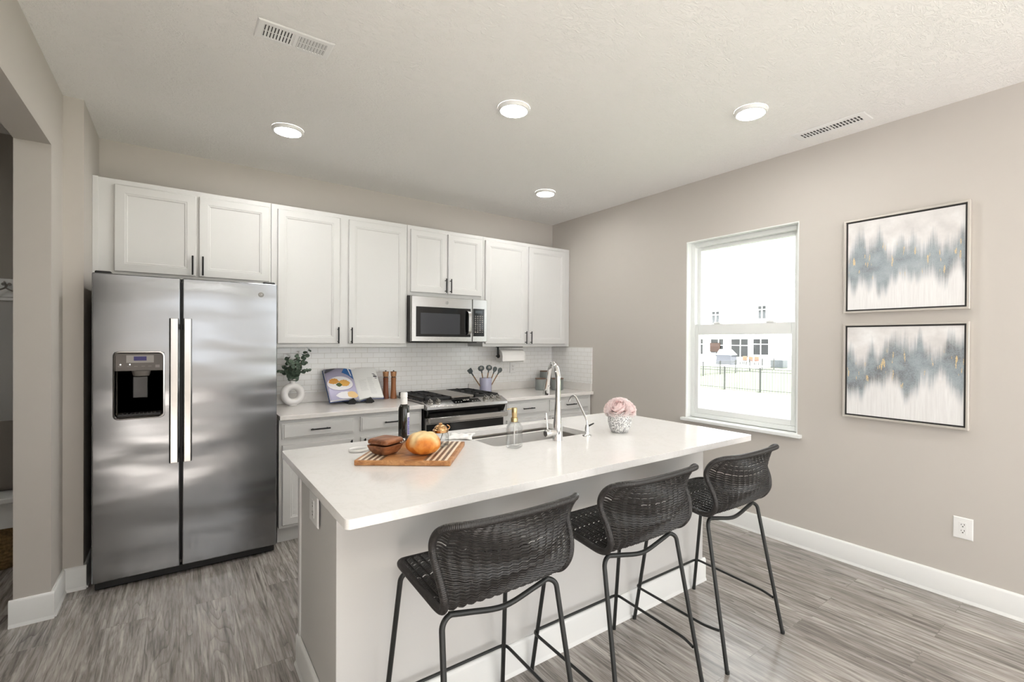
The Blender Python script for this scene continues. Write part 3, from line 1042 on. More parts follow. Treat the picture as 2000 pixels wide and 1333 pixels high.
def vent(label, cx, cy, lx, ly, along, slots, tilt):
    t = thing('ceiling_vent', label, 'vent', (cx, cy, H - .012), 'white ceiling vents')
    a, b = lx / 2, ly / 2
    z = H
    m = MB()
    iw = .026 if along == 'x' else .036
    def ring(i, d): return [(cx - a + i, cy - b + i, z - d), (cx + a - i, cy - b + i, z - d), (cx + a - i, cy + b - i, z - d), (cx - a + i, cy + b - i, z - d)]
    m.rings([ring(0, .0005), ring(.0, .002), ring(.006, .005), ring(iw, .006), ring(iw + .001, .002)], False, False)
    part('flange', m, 'white', t, 0, 20)
    part('duct_shade', MB().box(cx - a + iw, cx + a - iw, cy - b + iw, cy + b - iw, z - .0018, z - .0008), plain('duct_shadow', '#2a2826', .8), t)  # flat dark sheet, its colour stands for the shade inside the vent
    s = MB()
    L = (lx if along == 'x' else ly) - 2 * iw
    for k in range(slots + 1):
        p = -L / 2 + L * k / slots
        wd = (.0035 if tilt else .006) if k != slots // 2 else .012
        tl = tilt if k < slots / 2 else -tilt
        q = [(p - wd / 2 - tl, -.002), (p + wd / 2 - tl, -.002), (p + wd / 2 + tl, -.0058), (p - wd / 2 + tl, -.0058)]
        if along == 'x':
            s.extrude([(cx + u, cy - b + iw, z + d) for u, d in q], (0, ly - 2 * iw, 0))
        else:
            s.extrude([(cx - a + iw, cy + u, z + d) for u, d in q], (lx - 2 * iw, 0, 0))
    part('louver', s, 'white', t, 0, 0)
    d = MB().box(cx - a + iw, cx + a - iw, cy - .0015, cy + .0015, z - .005, z - .003) if along == 'x' else MB().box(cx - .0015, cx + .0015, cy - b + iw, cy + b - iw, z - .005, z - .003)
    part('divider', d, 'white', t)
vent('white slotted ceiling vent above the refrigerator side', -3.06, -1.967, .305, .15, 'x', 20, -.0032)
vent('narrow white ceiling vent along the right wall', -.215, -3.047, .150, .415, 'y', 18, .0)

# ------------------------------------------------------------------ bar stools
def stool():
    t = thing('bar_stool', '', 'bar stool', (0, 0, 0), 'black woven bar stools')
    r = .0088
    # frame
    def leg(s, front):
        if front: pts = [(s * .252, .257, 0), (s * .215, .176, .615), (s * .19, .168, .636), (s * .10, .166, .640)]
        else: pts = [(s * .241, -.255, 0), (s * .212, -.136, .600), (s * .185, -.126, .618), (s * .12, -.132, .606)]
        q = fillet(pts, .03, 5)
        m = MB().tube(q, [r] * len(q), 12)
        m.lathe([(r + .001, 0), (r + .001, .012)], pts[0], 12)
        return m
    for f in (True, False):
        for s in (-1, 1): part('leg', leg(s, f), 'frame_metal', t)
    part('rear_bar', MB().tube(spline([(-.185, -.126, .618), (-.12, -.132, .606), (0, -.137, .587), (.12, -.132, .606), (.185, -.126, .618)], 25), r, 12), 'frame_metal', t)
    part('front_bar', MB().tube([(-.19, .168, .636), (.19, .168, .636)], r, 12), 'frame_metal', t)
    fr = [(-.232, -.210, .160), (-.252, -.150, .162), (-.256, .246, .175), (.256, .246, .175), (.252, -.150, .162), (.232, -.210, .160)]
    part('footrest', MB().tube(fillet(fr, .03, 5), .0062, 10), 'frame_metal', t)
    # shell profile: centre line and side rim, from the seat's front edge over the bend to the top
    cen = [(.232, .640), (.205, .656), (.12, .655), (.02, .647), (-.07, .641), (-.145, .645), (-.195, .672), (-.222, .715), (-.236, .765), (-.238, .815), (-.232, .860), (-.227, .904)]
    rim = [(.185, .222, .648), (.214, .185, .659), (.221, .11, .662), (.220, .02, .655), (.216, -.06, .645), (.214, -.115, .640), (.218, -.160, .656), (.230, -.188, .705), (.241, -.176, .765), (.247, -.148, .822), (.252, -.165, .872), (.241, -.202, .907), (.194, -.246, .919)]
    NT_ = 240
    cs, rs = spline(cen, NT_), spline(rim, NT_)
    def pt(u, k):
        k = max(0, min(NT_ - 1, k))
        a = abs(u)
        w = a ** 2.4
        (cy, cz), (rw, ry, rz) = cs[k], rs[k]
        return Vector((u * rw, cy + (ry - cy) * w, cz + (rz - cz) * w))
    def nrm(u, k):
        du = pt(min(u + .02, 1), k) - pt(max(u - .02, -1), k)
        dv = pt(u, k + 2) - pt(u, k - 2)
        n = du.cross(dv)
        return n.normalized() if n.length > 1e-9 else Vector((0, 0, 1))
    sh = bpy.data.objects.new('seat_shell', None)
    # ribs
    m = MB()
    us = [-1 + 2 * i / 15 for i in range(1, 15)]
    for u in us:
        m.tube([pt(u, k) for k in range(0, NT_, 5)] + [pt(u, NT_ - 1)], .0032, 6)
    shell = part('seat_shell', m, 'rattan', t)
    # strands woven over and under the ribs
    m = MB()
    acc, L = [0], 0
    for k in range(1, NT_):
        L += ((pt(0, k) - pt(0, k - 1)).length + (pt(.9, k) - pt(.9, k - 1)).length) / 2
        acc.append(L)
    n = int(L / .0050)
    j = 0
    for i in range(1, n):
        d = L * i / n
        while acc[j] < d: j += 1
        pts = []
        ph = i % 2
        for q in range(76):
            u = -1 + 2 * q / 75
            s = cos((u + 1) * 15 * pi)
            pts.append(pt(u, j) + nrm(u, j) * (.0030 * s + .0010 * (1 - 2 * ph)))
        m.tube(pts, .0024, 5, caps=False)
    part('weave', m, 'rattan', shell)
    # wrapped rim
    path = [pt(-1, k) for k in range(NT_)] + [pt(-1 + 2 * q / 90, NT_ - 1) for q in range(1, 91)] + [pt(1, k) for k in range(NT_ - 2, -1, -1)] + [pt(1 - 2 * q / 90, 0) for q in range(1, 90)]
    # smooth then resample evenly
    for _ in range(50):
        path = [(path[i - 1] + path[i] * 2 + path[(i + 1) % len(path)]) / 4 for i in range(len(path))]
    cum = [0]
    for i in range(len(path)): cum.append(cum[-1] + (path[(i + 1) % len(path)] - path[i]).length)
    N = int(cum[-1] / .00125) // 4 * 4
    ev, j = [], 0
    for i in range(N):
        d = cum[-1] * i / N
        while cum[j + 1] < d: j += 1
        f = (d - cum[j]) / max(cum[j + 1] - cum[j], 1e-9)
        ev.append(path[j].lerp(path[(j + 1) % len(path)], f))
    part('rim', MB().tube(ev, [(.0110, .0118, .0121, .0118)[i % 4] for i in range(N)], 12, closed=True), 'rattan', t, smooth=80)
    bpy.data.objects.remove(sh)
    return t
st = stool()
st.location = (-2.655, -2.954, 0)
st['label'] = 'black woven bar stool in front, nearest the cutting board end'
dup(st, (-2.001, -2.954, 0), 'middle of the three black woven bar stools at the island')
dup(st, (-1.3475, -2.954, 0), 'black woven bar stool at the far end, nearest the window')

# ------------------------------------------------------------------ things on the island
ZT = .9142
def cutting_board():
    A = Vector((-2.909, -2.365, 0))
    ex = Vector((-2.596 + 2.909, -2.60 + 2.365, 0))
    lx = ex.length
    ex.normalize()
    ey = Vector((-ex.y, ex.x, 0))
    ly = .38
    t = thing('cutting_board', 'acacia cutting board with cream stripe inlays', 'cutting board', (A.x, A.y, ZT))
    def bx(m, a0, a1, b0, b1, z0, z1):
        m.extrude([A + ex * a + ey * b + Vector((0, 0, z0)) for a, b in ((a0, b0), (a1, b0), (a1, b1), (a0, b1))], (0, 0, z1 - z0))
    z0, z1 = ZT, ZT + .022
    m = MB()
    bx(m, 0, lx, 0, ly, z0, z1)
    b_ = part('board', m, 'board', t, .004)
    li, dk = MB(), MB()
    for base, sgn in ((.016, 1), (lx - .016, -1)):
        for k in range(4):
            a = base + sgn * k * .024
            bx(li, a, a + sgn * .011, .004, ly - .004, z1 - .001, z1 + .0006)
            bx(dk, a + sgn * .011, a + sgn * .024, .004, ly - .004, z1 - .001, z1 + .0004)
    part('light_inlay', li, 'inlay_light', b_, label='cream stripes')
    part('dark_inlay', dk, 'inlay_dark', b_, label='brown stripes')
    return A, ex, ey, lx, ly, z1 + .0006
BA, BX, BY, BLX, BLY, BZ = cutting_board()
def onboard(a, b, z=0.0):
    return BA + BX * a + BY * b + Vector((0, 0, BZ + z))

def sq_ring(c, hw, r, z, rot, n=5, lift=0.0):
    out = []
    for x, y in rrect(-hw, hw, -hw, hw, r, n):
        zz = z + lift * (abs(x * y) / (hw * hw))
        out.append(Vector(c) + Vector((x * cos(rot) - y * sin(rot), x * sin(rot) + y * cos(rot), zz)))
    return out
def bowls():
    import functools
    c = Vector((-2.767, -2.325, BZ))
    rot = R(24)
    m = MB().rings([sq_ring(c, .030, .012, 0, rot), sq_ring(c, .038, .013, .003, rot), sq_ring(c, .049, .014, .016, rot, lift=.002), sq_ring(c, .0545, .013, .031, rot, lift=.003), sq_ring(c, .0555, .013, .038, rot, lift=.003),
                    sq_ring(c, .052, .012, .039, rot, lift=.003), sq_ring(c, .042, .012, .022, rot), sq_ring(c, .024, .010, .008, rot)])
    solo('wooden_bowl', m, 'bowlwood', 'square dark wood bowl underneath, resting on the cutting board', 'bowl', c, 'square wooden bowls', .001, 40)
    c2 = c + Vector((.004, .004, .0445))
    rot2 = R(29)
    m = MB().rings([sq_ring(c2, .046, .012, .0, rot2), sq_ring(c2, .0535, .012, .003, rot2), sq_ring(c2, .0555, .013, .009, rot2), sq_ring(c2, .0545, .013, .016, rot2), sq_ring(c2, .049, .014, .0225, rot2), sq_ring(c2, .040, .014, .025, rot2), sq_ring(c2, .02, .008, .0258, rot2)])
    solo('wooden_bowl', m, 'bowlwood', 'square dark wood bowl turned upside down on top of another bowl', 'bowl', c2, 'square wooden bowls', .001, 40)
bowls()

def bread():
    c = Vector((-2.636, -2.424, BZ))
    m = MB()
    NL, NS = 40, 64
    att = []
    random.seed(8)
    rows = []
    for i in range(NL + 1):
        ph = pi * i / NL                       # 0 top .. pi bottom
        for k in range(NS):
            th = 2 * pi * k / NS
            r = sin(ph) ** .82
            z = cos(ph)
            x, y = r * cos(th), r * sin(th)
            # cross-shaped scores opening out from the top
            d = min(abs(x * cos(.5) + y * sin(.5)), abs(-x * sin(.5) + y * cos(.5)))
            onTop = max(0, min(1, (z + .15) / .7))
            cut = math.exp(-(d / .13) ** 2) * onTop * (1 - math.exp(-((r) / .12) ** 2) * .6)
            ridge = math.exp(-((d - .22) / .10) ** 2) * onTop
            bmp = .012 * sin(5 * th + 1) * sin(ph) + .012 * sin(9 * th) * sin(2 * ph)
            s = 1 - .06 * cut + .035 * ridge + bmp
            zz = z * (.052 if z > 0 else .042)
            rows.append((c.x + x * .0735 * s, c.y + y * .0735 * s, c.z + .0425 + zz * s))
            att.append(max(0, min(1, .95 * math.exp(-(d / (.20 + .12 * max(0, z))) ** 2) * min(1, onTop * 1.5) + .9 * max(0, min(1, (z - .45) / .5)))))
    fs = []
    for i in range(NL):
        for k in range(NS):
            k2 = (k + 1) % NS
            fs.append((i * NS + k, (i + 1) * NS + k, (i + 1) * NS + k2, i * NS + k2))
    m.add(rows, fs)
    m.att['flour'] = att
    solo('bread_loaf', m, 'bread', 'round golden bread loaf with floury scored top', 'bread', c, smooth=180)
bread()

def knife():
    KA, KB = Vector((-2.700, -2.296, .966)), Vector((-2.654, -2.262, .976))
    a = KA
    b = KB
    d = (b - a).normalized()
    t = thing('cheese_knife', 'small knife with black and white striped handle behind the loaf', 'knife', (a.x, a.y, a.z))
    m = MB()
    n = 7
    for i in range(n):
        p, q = a.lerp(b, i / n), a.lerp(b, (i + 1) / n)
        m.tube([p, q], .0065, 10, mi=i % 2)
    part('handle', m, ['blackplastic', 'white'], t)
    part('blade', MB().tube([a - d * .06, a], [.002, .004], 8), 'chrome', t)
knife()

def oil_bottle():
    c = (-2.591, -2.085, ZT)
    t = thing('oil_bottle', 'tall dark glass oil bottle with white cap', 'bottle', c)
    part('body', MB().lathe([(.022, ZT), (.0258, ZT + .004), (.0262, ZT + .01), (.0262, ZT + .168), (.0245, ZT + .18), (.018, ZT + .192), (.0145, ZT + .198), (.0135, ZT + .215), (.0005, ZT + .215)], (c[0], c[1], 0), 36), 'darkbottle', t)
    cp = MB().lathe([(.0165, ZT + .196), (.0168, ZT + .198), (.0168, ZT + .224), (.0155, ZT + .2255), (.0155, ZT + .228), (.0172, ZT + .2295), (.0172, ZT + .249), (.0155, ZT + .253), (.0005, ZT + .254)], (c[0], c[1], 0), 30)
    part('cap', cp, 'white', t, label='white cap')
    m = MB()
    a0, a1 = R(-75), R(48)
    def band(z0, z1, b0, b1, r, mi):
        n = 18
        v = []
        for k in range(n + 1):
            th = b0 + (b1 - b0) * k / n
            v += [(c[0] + r * cos(th), c[1] + r * sin(th), z0), (c[0] + r * cos(th), c[1] + r * sin(th), z1)]
        m.add(v, [(2 * k, 2 * k + 2, 2 * k + 3, 2 * k + 1) for k in range(n)], mi)
    band(ZT + .045, ZT + .155, a0, a1, .0265, 0)
    band(ZT + .048, ZT + .132, a0 + .05, a1 - .05, .0267, 1)
    random.seed(3)
    for i in range(9):
        z = ZT + .056 + i * .0083
        w = random.uniform(.25, .55)
        band(z, z + .0028, R(-52) - w * .3, R(-52) + w * .5, .0269, 0)
    part('label', m, [plain('bottle_label', '#eceaf0', .5), plain('label_violet', '#6f6aa6', .5)], t, smooth=60)
    nk = MB().tube([(c[0] + .019 * cos(k / 20 * 2 * pi), c[1] + .019 * sin(k / 20 * 2 * pi), ZT + .19) for k in range(20)], .0012, 6, closed=True)
    a = R(-50)
    px, py = c[0] + .021 * cos(a), c[1] + .021 * sin(a)
    nk.box(px - .006, px + .006, py - .004, py, ZT + .168, ZT + .19)
    part('neck_tag', nk, plain('tag_dark', '#3a3b36', .4), t)
oil_bottle()

def jar():
    p = Vector((-2.506, -2.318, BZ))
    c = (p.x, p.y)
    z = BZ
    t = thing('glass_jar', 'squat glass jar with copper lid on the cutting board', 'jar', (c[0], c[1], z))
    part('body', MB().lathe([(.030, z), (.036, z + .003), (.039, z + .015), (.039, z + .04), (.036, z + .055), (.032, z + .062), (.031, z + .062), (.034, z + .054), (.037, z + .04), (.037, z + .016), (.034, z + .006), (.0005, z + .005)], (c[0], c[1], 0), 36), 'clear', t, smooth=60)
    ld = part('lid', MB().lathe([(.034, z + .0625), (.036, z + .064), (.036, z + .074), (.033, z + .077), (.030, z + .078), (.029, z + .083), (.023, z + .091), (.015, z + .096), (.008, z + .098), (.0085, z + .101), (.006, z + .106), (.0005, z + .107)], (c[0], c[1], 0), 36), 'copper', t, label='copper domed lid')
    a = R(-10)
    h = [(c[0] + (.031 + .012 * sin(k / 12 * pi)) * cos(a), c[1] + (.031 + .012 * sin(k / 12 * pi)) * sin(a), z + .07 + k / 12 * .024) for k in range(13)]
    part('latch', MB().tube(h, .0025, 8), 'copper', ld)
    part('spoon', MB().tube([(c[0] - .012, c[1] - .01, z + .012), (c[0] + .012, c[1] - .006, z + .066)], .0018, 8).lathe([(.0005, .006), (.007, .009), (.007, .013), (.0005, .016)], (c[0] - .012, c[1] - .01, z), 12), plain('dark_spoon', '#2e2a28', .4), t)
jar()

def ring_dish():
    c = Vector((-2.815, -2.115, ZT))
    m = MB()
    rs = []
    for k in range(36):
        th = 2 * pi * k / 36
        ce = c + Vector((.04 * cos(th), .034 * sin(th), .007))
        d = Vector((cos(th), sin(th), 0))
        rs.append([ce + d * (.006 * cos(q / 10 * 2 * pi)) + Vector((0, 0, .0068 * sin(q / 10 * 2 * pi))) for q in range(10)])
    m.rings(rs, closed=True)
    e = c + Vector((.04, -.005, .006))
    m.tube([e, e + Vector((.02, -.014, -.001)), e + Vector((.05, -.03, -.002))], [.006, .0055, .004], 8)
    solo('napkin_ring', m, 'white', 'small white oval ring lying on the island beside the cutting board', 'ring', c, smooth=60)
ring_dish()

def cloth():
    c = Vector((-2.285, -2.10, ZT))
    random.seed(12)
    m = MB()
    n = 22
    a = Vector((.80, -.60, 0))
    b = Vector((.60, .80, 0))
    for lay in range(1):
        vs = []
        for i in range(n + 1):
            for j in range(n + 1):
                u, v = i / n - .5, j / n - .5
                e = 1 + .12 * sin(7 * u + 2) * cos(5 * v)
                z = .003 + .008 * (sin(13 * u + 3 * v) * .5 + .5) * (sin(9 * v - 4 * u + 1) * .5 + .5) + .004 * sin(25 * u * v + 2) ** 2
                if abs(u) > .46 or abs(v) > .46: z *= .45
                vs.append(c + a * (u * .125 * e) + b * (v * .14 * e) + Vector((0, 0, z)))
        fs = [(i * (n + 1) + j, (i + 1) * (n + 1) + j, (i + 1) * (n + 1) + j + 1, i * (n + 1) + j + 1) for i in range(n) for j in range(n)]
        m.add(vs, fs)
    o = solo('paper_towel_sheet', m, plain('white_cloth', '#f1f0ee', .9, 0, 300, .2, .001), 'crumpled white towel lying at the corner of the sink', 'towel', c, smooth=180)
    s = o.modifiers.new('solid', 'SOLIDIFY')
    s.thickness = .003
cloth()

def soap():
    c = Vector((-2.189, -2.458, ZT))
    z = ZT
    t = thing('soap_dispenser', 'clear glass soap bottle with gold pump', 'soap dispenser', c)
    def oct(hw, zz, r=.012): return [(c.x + x * cos(.55) - y * sin(.55), c.y + x * sin(.55) + y * cos(.55), zz) for x, y in rrect(-hw, hw, -hw, hw, r, 4)]
    def circ(r, zz): return [(c.x + r * cos(.55 + (k + .5) / 20 * 2 * pi - 0), c.y + r * sin(.55 + (k + .5) / 20 * 2 * pi), zz) for k in range(20)]
    out = [oct(.030, z), oct(.0325, z + .004), oct(.0325, z + .09), oct(.031, z + .104, .016), oct(.024, z + .117, .016), oct(.0155, z + .124, .0150)]
    inn = [oct(.0125, z + .124, .0120), oct(.021, z + .114, .014), oct(.0275, z + .10, .013), oct(.0285, z + .09, .010), oct(.0285, z + .012, .009), oct(.02, z + .009)]
    part('bottle', MB().rings(out + inn), 'clear', t, smooth=40)
    pl = MB()
    for k in range(1):
        for zz, hh in ((.03, .010), (.048, .010), (.066, .010), (.084, .010)):
            pass
    ang = .55 - pi / 2
    part('collar', MB().lathe([(.0150, z + .122), (.0172, z + .123), (.0172, z + .140), (.0155, z + .143), (.0005, z + .143)], (c.x, c.y, 0), 30), 'gold', t, label='gold collar')
    hd = part('pump', MB().lathe([(.012, z + .143), (.0125, z + .145), (.0135, z + .165), (.0135, z + .187), (.012, z + .190), (.0005, z + .191)], (c.x, c.y, 0), 30), 'gold', t, label='gold pump head')
    part('spout', MB().tube([(c.x, c.y, z + .184), (c.x - .022, c.y + .012, z + .184), (c.x - .030, c.y + .016, z + .181)], .0028, 10), 'gold', hd)
    part('dip_tube', MB().tube([(c.x, c.y, z + .012), (c.x, c.y, z + .143)], .003, 8), 'white', t)
soap()

def faucet():
    x, y, z = -1.912, -2.447, ZT
    t = thing('faucet', 'tall chrome gooseneck pull down faucet', 'faucet', (x, y, z))
    part('base', MB().lathe([(.0275, z), (.027, z + .006), (.0245, z + .06), (.0195, z + .12), (.0148, z + .195), (.014, z + .20)], (x, y, 0), 36), 'chrome', t, smooth=50)
    fx, fy = sin(R(18)), cos(R(18))
    nk = spline([(x + fx * a, y + fy * a, z + b) for a, b in ((0, .200), (0, .30), (.006, .335), (.034, .378), (.078, .390), (.116, .368), (.136, .325), (.144, .305))], 50)
    part('neck', MB().tube(nk, [.0138] * 20 + [.0138 - .0025 * min(1, i / 10) for i in range(30)], 20), 'chrome', t, smooth=50)
    a = Vector((x + fx * .144, y + fy * .144, z + .307))
    d = Vector((fx * .030, fy * .030, -.085)).normalized()
    hd = part('spray_head', MB().tube([a, a + d * .024, a + d * .055, a + d * .092, a + d * .094], [.0118, .0128, .0152, .0185, .0165], 24), 'chrome', t, smooth=50)
    part('spray_button', MB().tube([a + d * .04 + Vector((0, -.013, -.005)), a + d * .04 + Vector((0, -.0175, -.006))], .005, 10), 'chrome', hd)
    pv = part('lever_hub', MB().tube([(x - .01, y, z + .042), (x - .055, y, z + .042)], .0175, 24).tube([(x - .0555, y, z + .042), (x - .076, y, z + .042), (x - .080, y, z + .042)], [.019, .019, .016], 24), 'chrome', t, smooth=40)
    part('lever', MB().tube([(x - .066, y, z + .055), (x - .072, y + .006, z + .145)], [.005, .0042], 12), 'chrome', pv)
faucet()
def filter_tap():
    x, y, z = -1.711, -2.452, ZT
    t = thing('water_filter_tap', 'small slim chrome filter tap right of the main faucet', 'faucet', (x, y, z))
    part('base', MB().lathe([(.026, z), (.025, z + .004), (.016, z + .006), (.0125, z + .010), (.012, z + .045), (.010, z + .05), (.009, z + .058)], (x, y, 0), 28), 'chrome', t, smooth=40)
    sp = fillet([(x, y, z + .05), (x, y + .002, z + .085), (x, y + .100, z + .210), (x, y + .135, z + .200), (x, y + .150, z + .170)], .03, 8)
    part('spout', MB().tube(sp, .0055, 14), 'chrome', t, smooth=60)
    part('lever', MB().tube([(x, y, z + .050), (x + .018, y, z + .054), (x + .048, y, z + .062)], [.006, .005, .0035], 10), 'black', t, label='dark lever')
filter_tap()

def flower_vase():
    x, y, z = -1.487, -2.478, ZT
    o = solo('flower_vase', MB().lathe([(.035, z), (.045, z + .003), (.058, z + .025), (.066, z + .055), (.065, z + .085), (.057, z + .108), (.050, z + .119), (.048, z + .121), (.046, z + .118), (.053, z + .105), (.060, z + .084), (.060, z + .05), (.04, z + .01), (.0005, z + .008)], (x, y, 0), 48),
         'speck', 'round white vase with dense black speckles holding pink peonies', 'vase', (x, y, z), smooth=60)
    pm = NT('peony_petal')
    at = pm.n('ShaderNodeAttribute', attribute_name='depth')
    pcol = pm.ramp(at.outputs['Fac'], [(0, '#fbd9d6'), (.35, '#ffedeb'), (1, '#fff9f8')])
    pm.base(pcol, .7)
    ptl = pm.n('ShaderNodeBsdfTranslucent')
    pm.l(pcol, ptl.inputs[0])
    pmx = pm.n('ShaderNodeMixShader')
    pmx.inputs[0].default_value = .45
    pm.l(pm.b.outputs[0], pmx.inputs[1])
    pm.l(ptl.outputs[0], pmx.inputs[2])
    pm.l(pmx.outputs[0], pm.o.inputs[0])
    def peony(label, pos, tilt, az, size, seed, drop):
        random.seed(seed)
        m = MB()
        att = []
        rot = Matrix.Rotation(az, 3, 'Z') @ Matrix.Rotation(tilt, 3, 'Y')
        N = 52
        for q in range(N):
            f = (q + .5) / N
            pol = math.acos(1 - 1.42 * f)                 # 0 at the heart .. about 115 degrees at the collar
            azq = q * 2.39996 + random.uniform(-.15, .15)
            k = (.62 + .40 * f ** .6) * random.uniform(.93, 1.05)
            wd = (.34 + .34 * f) * random.uniform(.9, 1.15)
            ln = (.40 + .30 * f) * random.uniform(.9, 1.1)
            flare = .10 + .42 * max(0, f - .35)
            ph = random.uniform(0, 6.28)
            nu, nv = 8, 7
            vs = []
            for i in range(nv + 1):
                v = i / nv
                for j in range(nu + 1):
                    u = j / nu * 2 - 1
                    w = wd * (.45 + .75 * sin(pi * min(1, .12 + v * .75)) ** .7)
                    tip = v - .16 * v * (u * u) * 1.2
                    # a petal rises from the collar side towards the heart (inner) or spreads outward (outer)
                    pp = pol + ln * (.55 - tip * 1.25) * (1 if f < .55 else 1 - 1.6 * (f - .55))
                    aa = azq + u * w / max(.45, sin(max(.25, min(pp, 2.4))))
                    rr = size * (k * (.80 + .16 * v) + flare * v * v + .035 * v * sin(5 * u + ph) + .03 * v * v * sin(11 * u + 2 * ph) - .07 * u * u * (1 - v))
                    p = Vector((rr * sin(pp) * cos(aa), rr * sin(pp) * sin(aa), rr * cos(pp) * .92))
                    vs.append(rot @ p + Vector(pos))
                    att.append(min(1, max(0, f * .6 + v * .55 - .1)))
            fs = [(i * (nu + 1) + j, i * (nu + 1) + j + 1, (i + 1) * (nu + 1) + j + 1, (i + 1) * (nu + 1) + j) for i in range(nv) for j in range(nu)]
            m.add(vs, fs)
        m.att['depth'] = att
        t = thing('peony', label, 'flower', pos, 'pink peonies in the speckled vase')
        part('bloom', m, pm.m, t, smooth=180)
        part('stem', MB().tube([Vector(pos), Vector((x + (pos[0] - x) * .3, y + (pos[1] - y) * .3, z + .09)), Vector((x, y, z + .02))], .0025, 8), plain('stem_green', '#5c6a45', .6), t)
        return t
    # seen from the camera: one facing it, one to each side
    f = Vector((x + 3.475, y + 4.352, 0)).normalized()
    s = Vector((f.y, -f.x, 0))
    def at_(a, b, dz): return tuple(Vector((x, y, z + .128 + dz)) + s * a - f * b)
    def azi(v): return math.atan2(v.y, v.x)
    peony('pale pink peony in the middle, facing out of the speckled vase', at_(-.008, .02, .012), .72, azi(-f - s * .2), .056, 1, 0)
    peony('pale pink peony leaning out on the side toward the faucet', at_(-.048, .0, .010), .85, azi(-s - f * .3), .044, 5, 0)
    peony('palest pink peony leaning out on the side toward the window', at_(.044, .0, .008), .8, azi(s - f * .45), .047, 9, 0)
    peony('pale pink peony standing highest at the back of the bouquet', at_(.0, -.03, .026), .25, azi(f), .052, 14, 0)
flower_vase()

# ------------------------------------------------------------------ things on the back counter
ZC = .9008
def donut_vase():
    x, y, z = -2.755, -.165, ZC
    m = MB()
    R1, ry, rx = .060, .030, .028
    rs = []
    n = 48
    for k in range(n):
        th = 2 * pi * k / n
        ce = Vector((x + R1 * cos(th), y, z + .092 + .064 * sin(th)))
        d = Vector((cos(th), 0, sin(th)))
        rs.append([ce + d * (rx * cos(q / 16 * 2 * pi)) + Vector((0, .034 * sin(q / 16 * 2 * pi), 0)) for q in range(16)])
    m.rings(rs, closed=True)
    m.lathe([(.03, z), (.034, z + .004), (.028, z + .012)], (x, y, 0), 28)
    m.lathe([(.027, z + .170), (.021, z + .182), (.0195, z + .20), (.023, z + .212), (.020, z + .212), (.016, z + .2), (.016, z + .18)], (x, y, 0), 28, cap0=False)
    solo('donut_vase', m, plain('matte_white_ceramic', '#e6e3e1', .6, 0, 120, .08, .001), 'matte white ring shaped vase holding eucalyptus', 'vase', (x, y, z), smooth=50)
    # eucalyptus
    leafm = NT('eucalyptus_leaf')
    nn = leafm.noise(leafm.coord(), 30, 2)
    leafm.base(leafm.ramp(nn, [(.3, '#3f4d40'), (.55, '#586a59'), (.75, '#778977')]), .55)
    stem = plain('eucalyptus_stem', '#6a5a48', .6)
    random.seed(21)
    dirs = [(-.075, -.06, .12), (-.03, -.09, .16), (.03, -.03, .20), (.085, -.05, .15), (.12, -.01, .25), (.10, -.09, .08), (-.09, .02, .07), (.03, -.11, .09), (-.04, .02, .18)]
    for i, (dx, dy, dz) in enumerate(dirs):
        a = Vector((x, y, z + .15))
        b = Vector((x, y, z + .212))
        e = Vector((x + dx, y + dy, z + .20 + dz))
        path = [Vector(p) for p in spline([tuple(a), tuple(b), tuple(b.lerp(e, .5) + Vector((0, 0, .02))), tuple(e)], 16)]
        t = thing('eucalyptus_sprig', 'grey green eucalyptus sprig in the white ring vase', 'plant', tuple(a), 'eucalyptus sprigs in the ring vase')
        part('stem', MB().tube(path, [.0022] * 10 + [.0015] * 6, 6), stem, t)
        m = MB()
        nl = int(5 + 14 * (e - b).length / .25)
        for q in range(nl):
            f = .15 + .85 * q / (nl - 1)
            p = path[5].lerp(path[-1], f) if False else path[min(15, int(4 + f * 11))]
            az = q * 2.4 + i
            out = Vector((cos(az), sin(az), random.uniform(-.2, .5))).normalized()
            rad = random.uniform(.016, .024) * (1.05 - .35 * f)
            ce = p + out * (rad * 1.0)
            nrm = (Vector((random.uniform(-.6, .6), random.uniform(-1, -.1), random.uniform(0, .9)))).normalized()
            tx = (out - nrm * out.dot(nrm)).normalized()
            ty = nrm.cross(tx)
            ring = []
            for k in range(12):
                th = 2 * pi * k / 12
                ring.append(ce + tx * (rad * 1.12 * cos(th)) + ty * (rad * .92 * sin(th)) + nrm * (rad * .18 * cos(2 * th)))
            m.add([ce - nrm * rad * .12] + ring, [(0, 1 + k, 1 + (k + 1) % 12) for k in range(12)])
        part('leaves', m, leafm.m, t, smooth=60)
donut_vase()

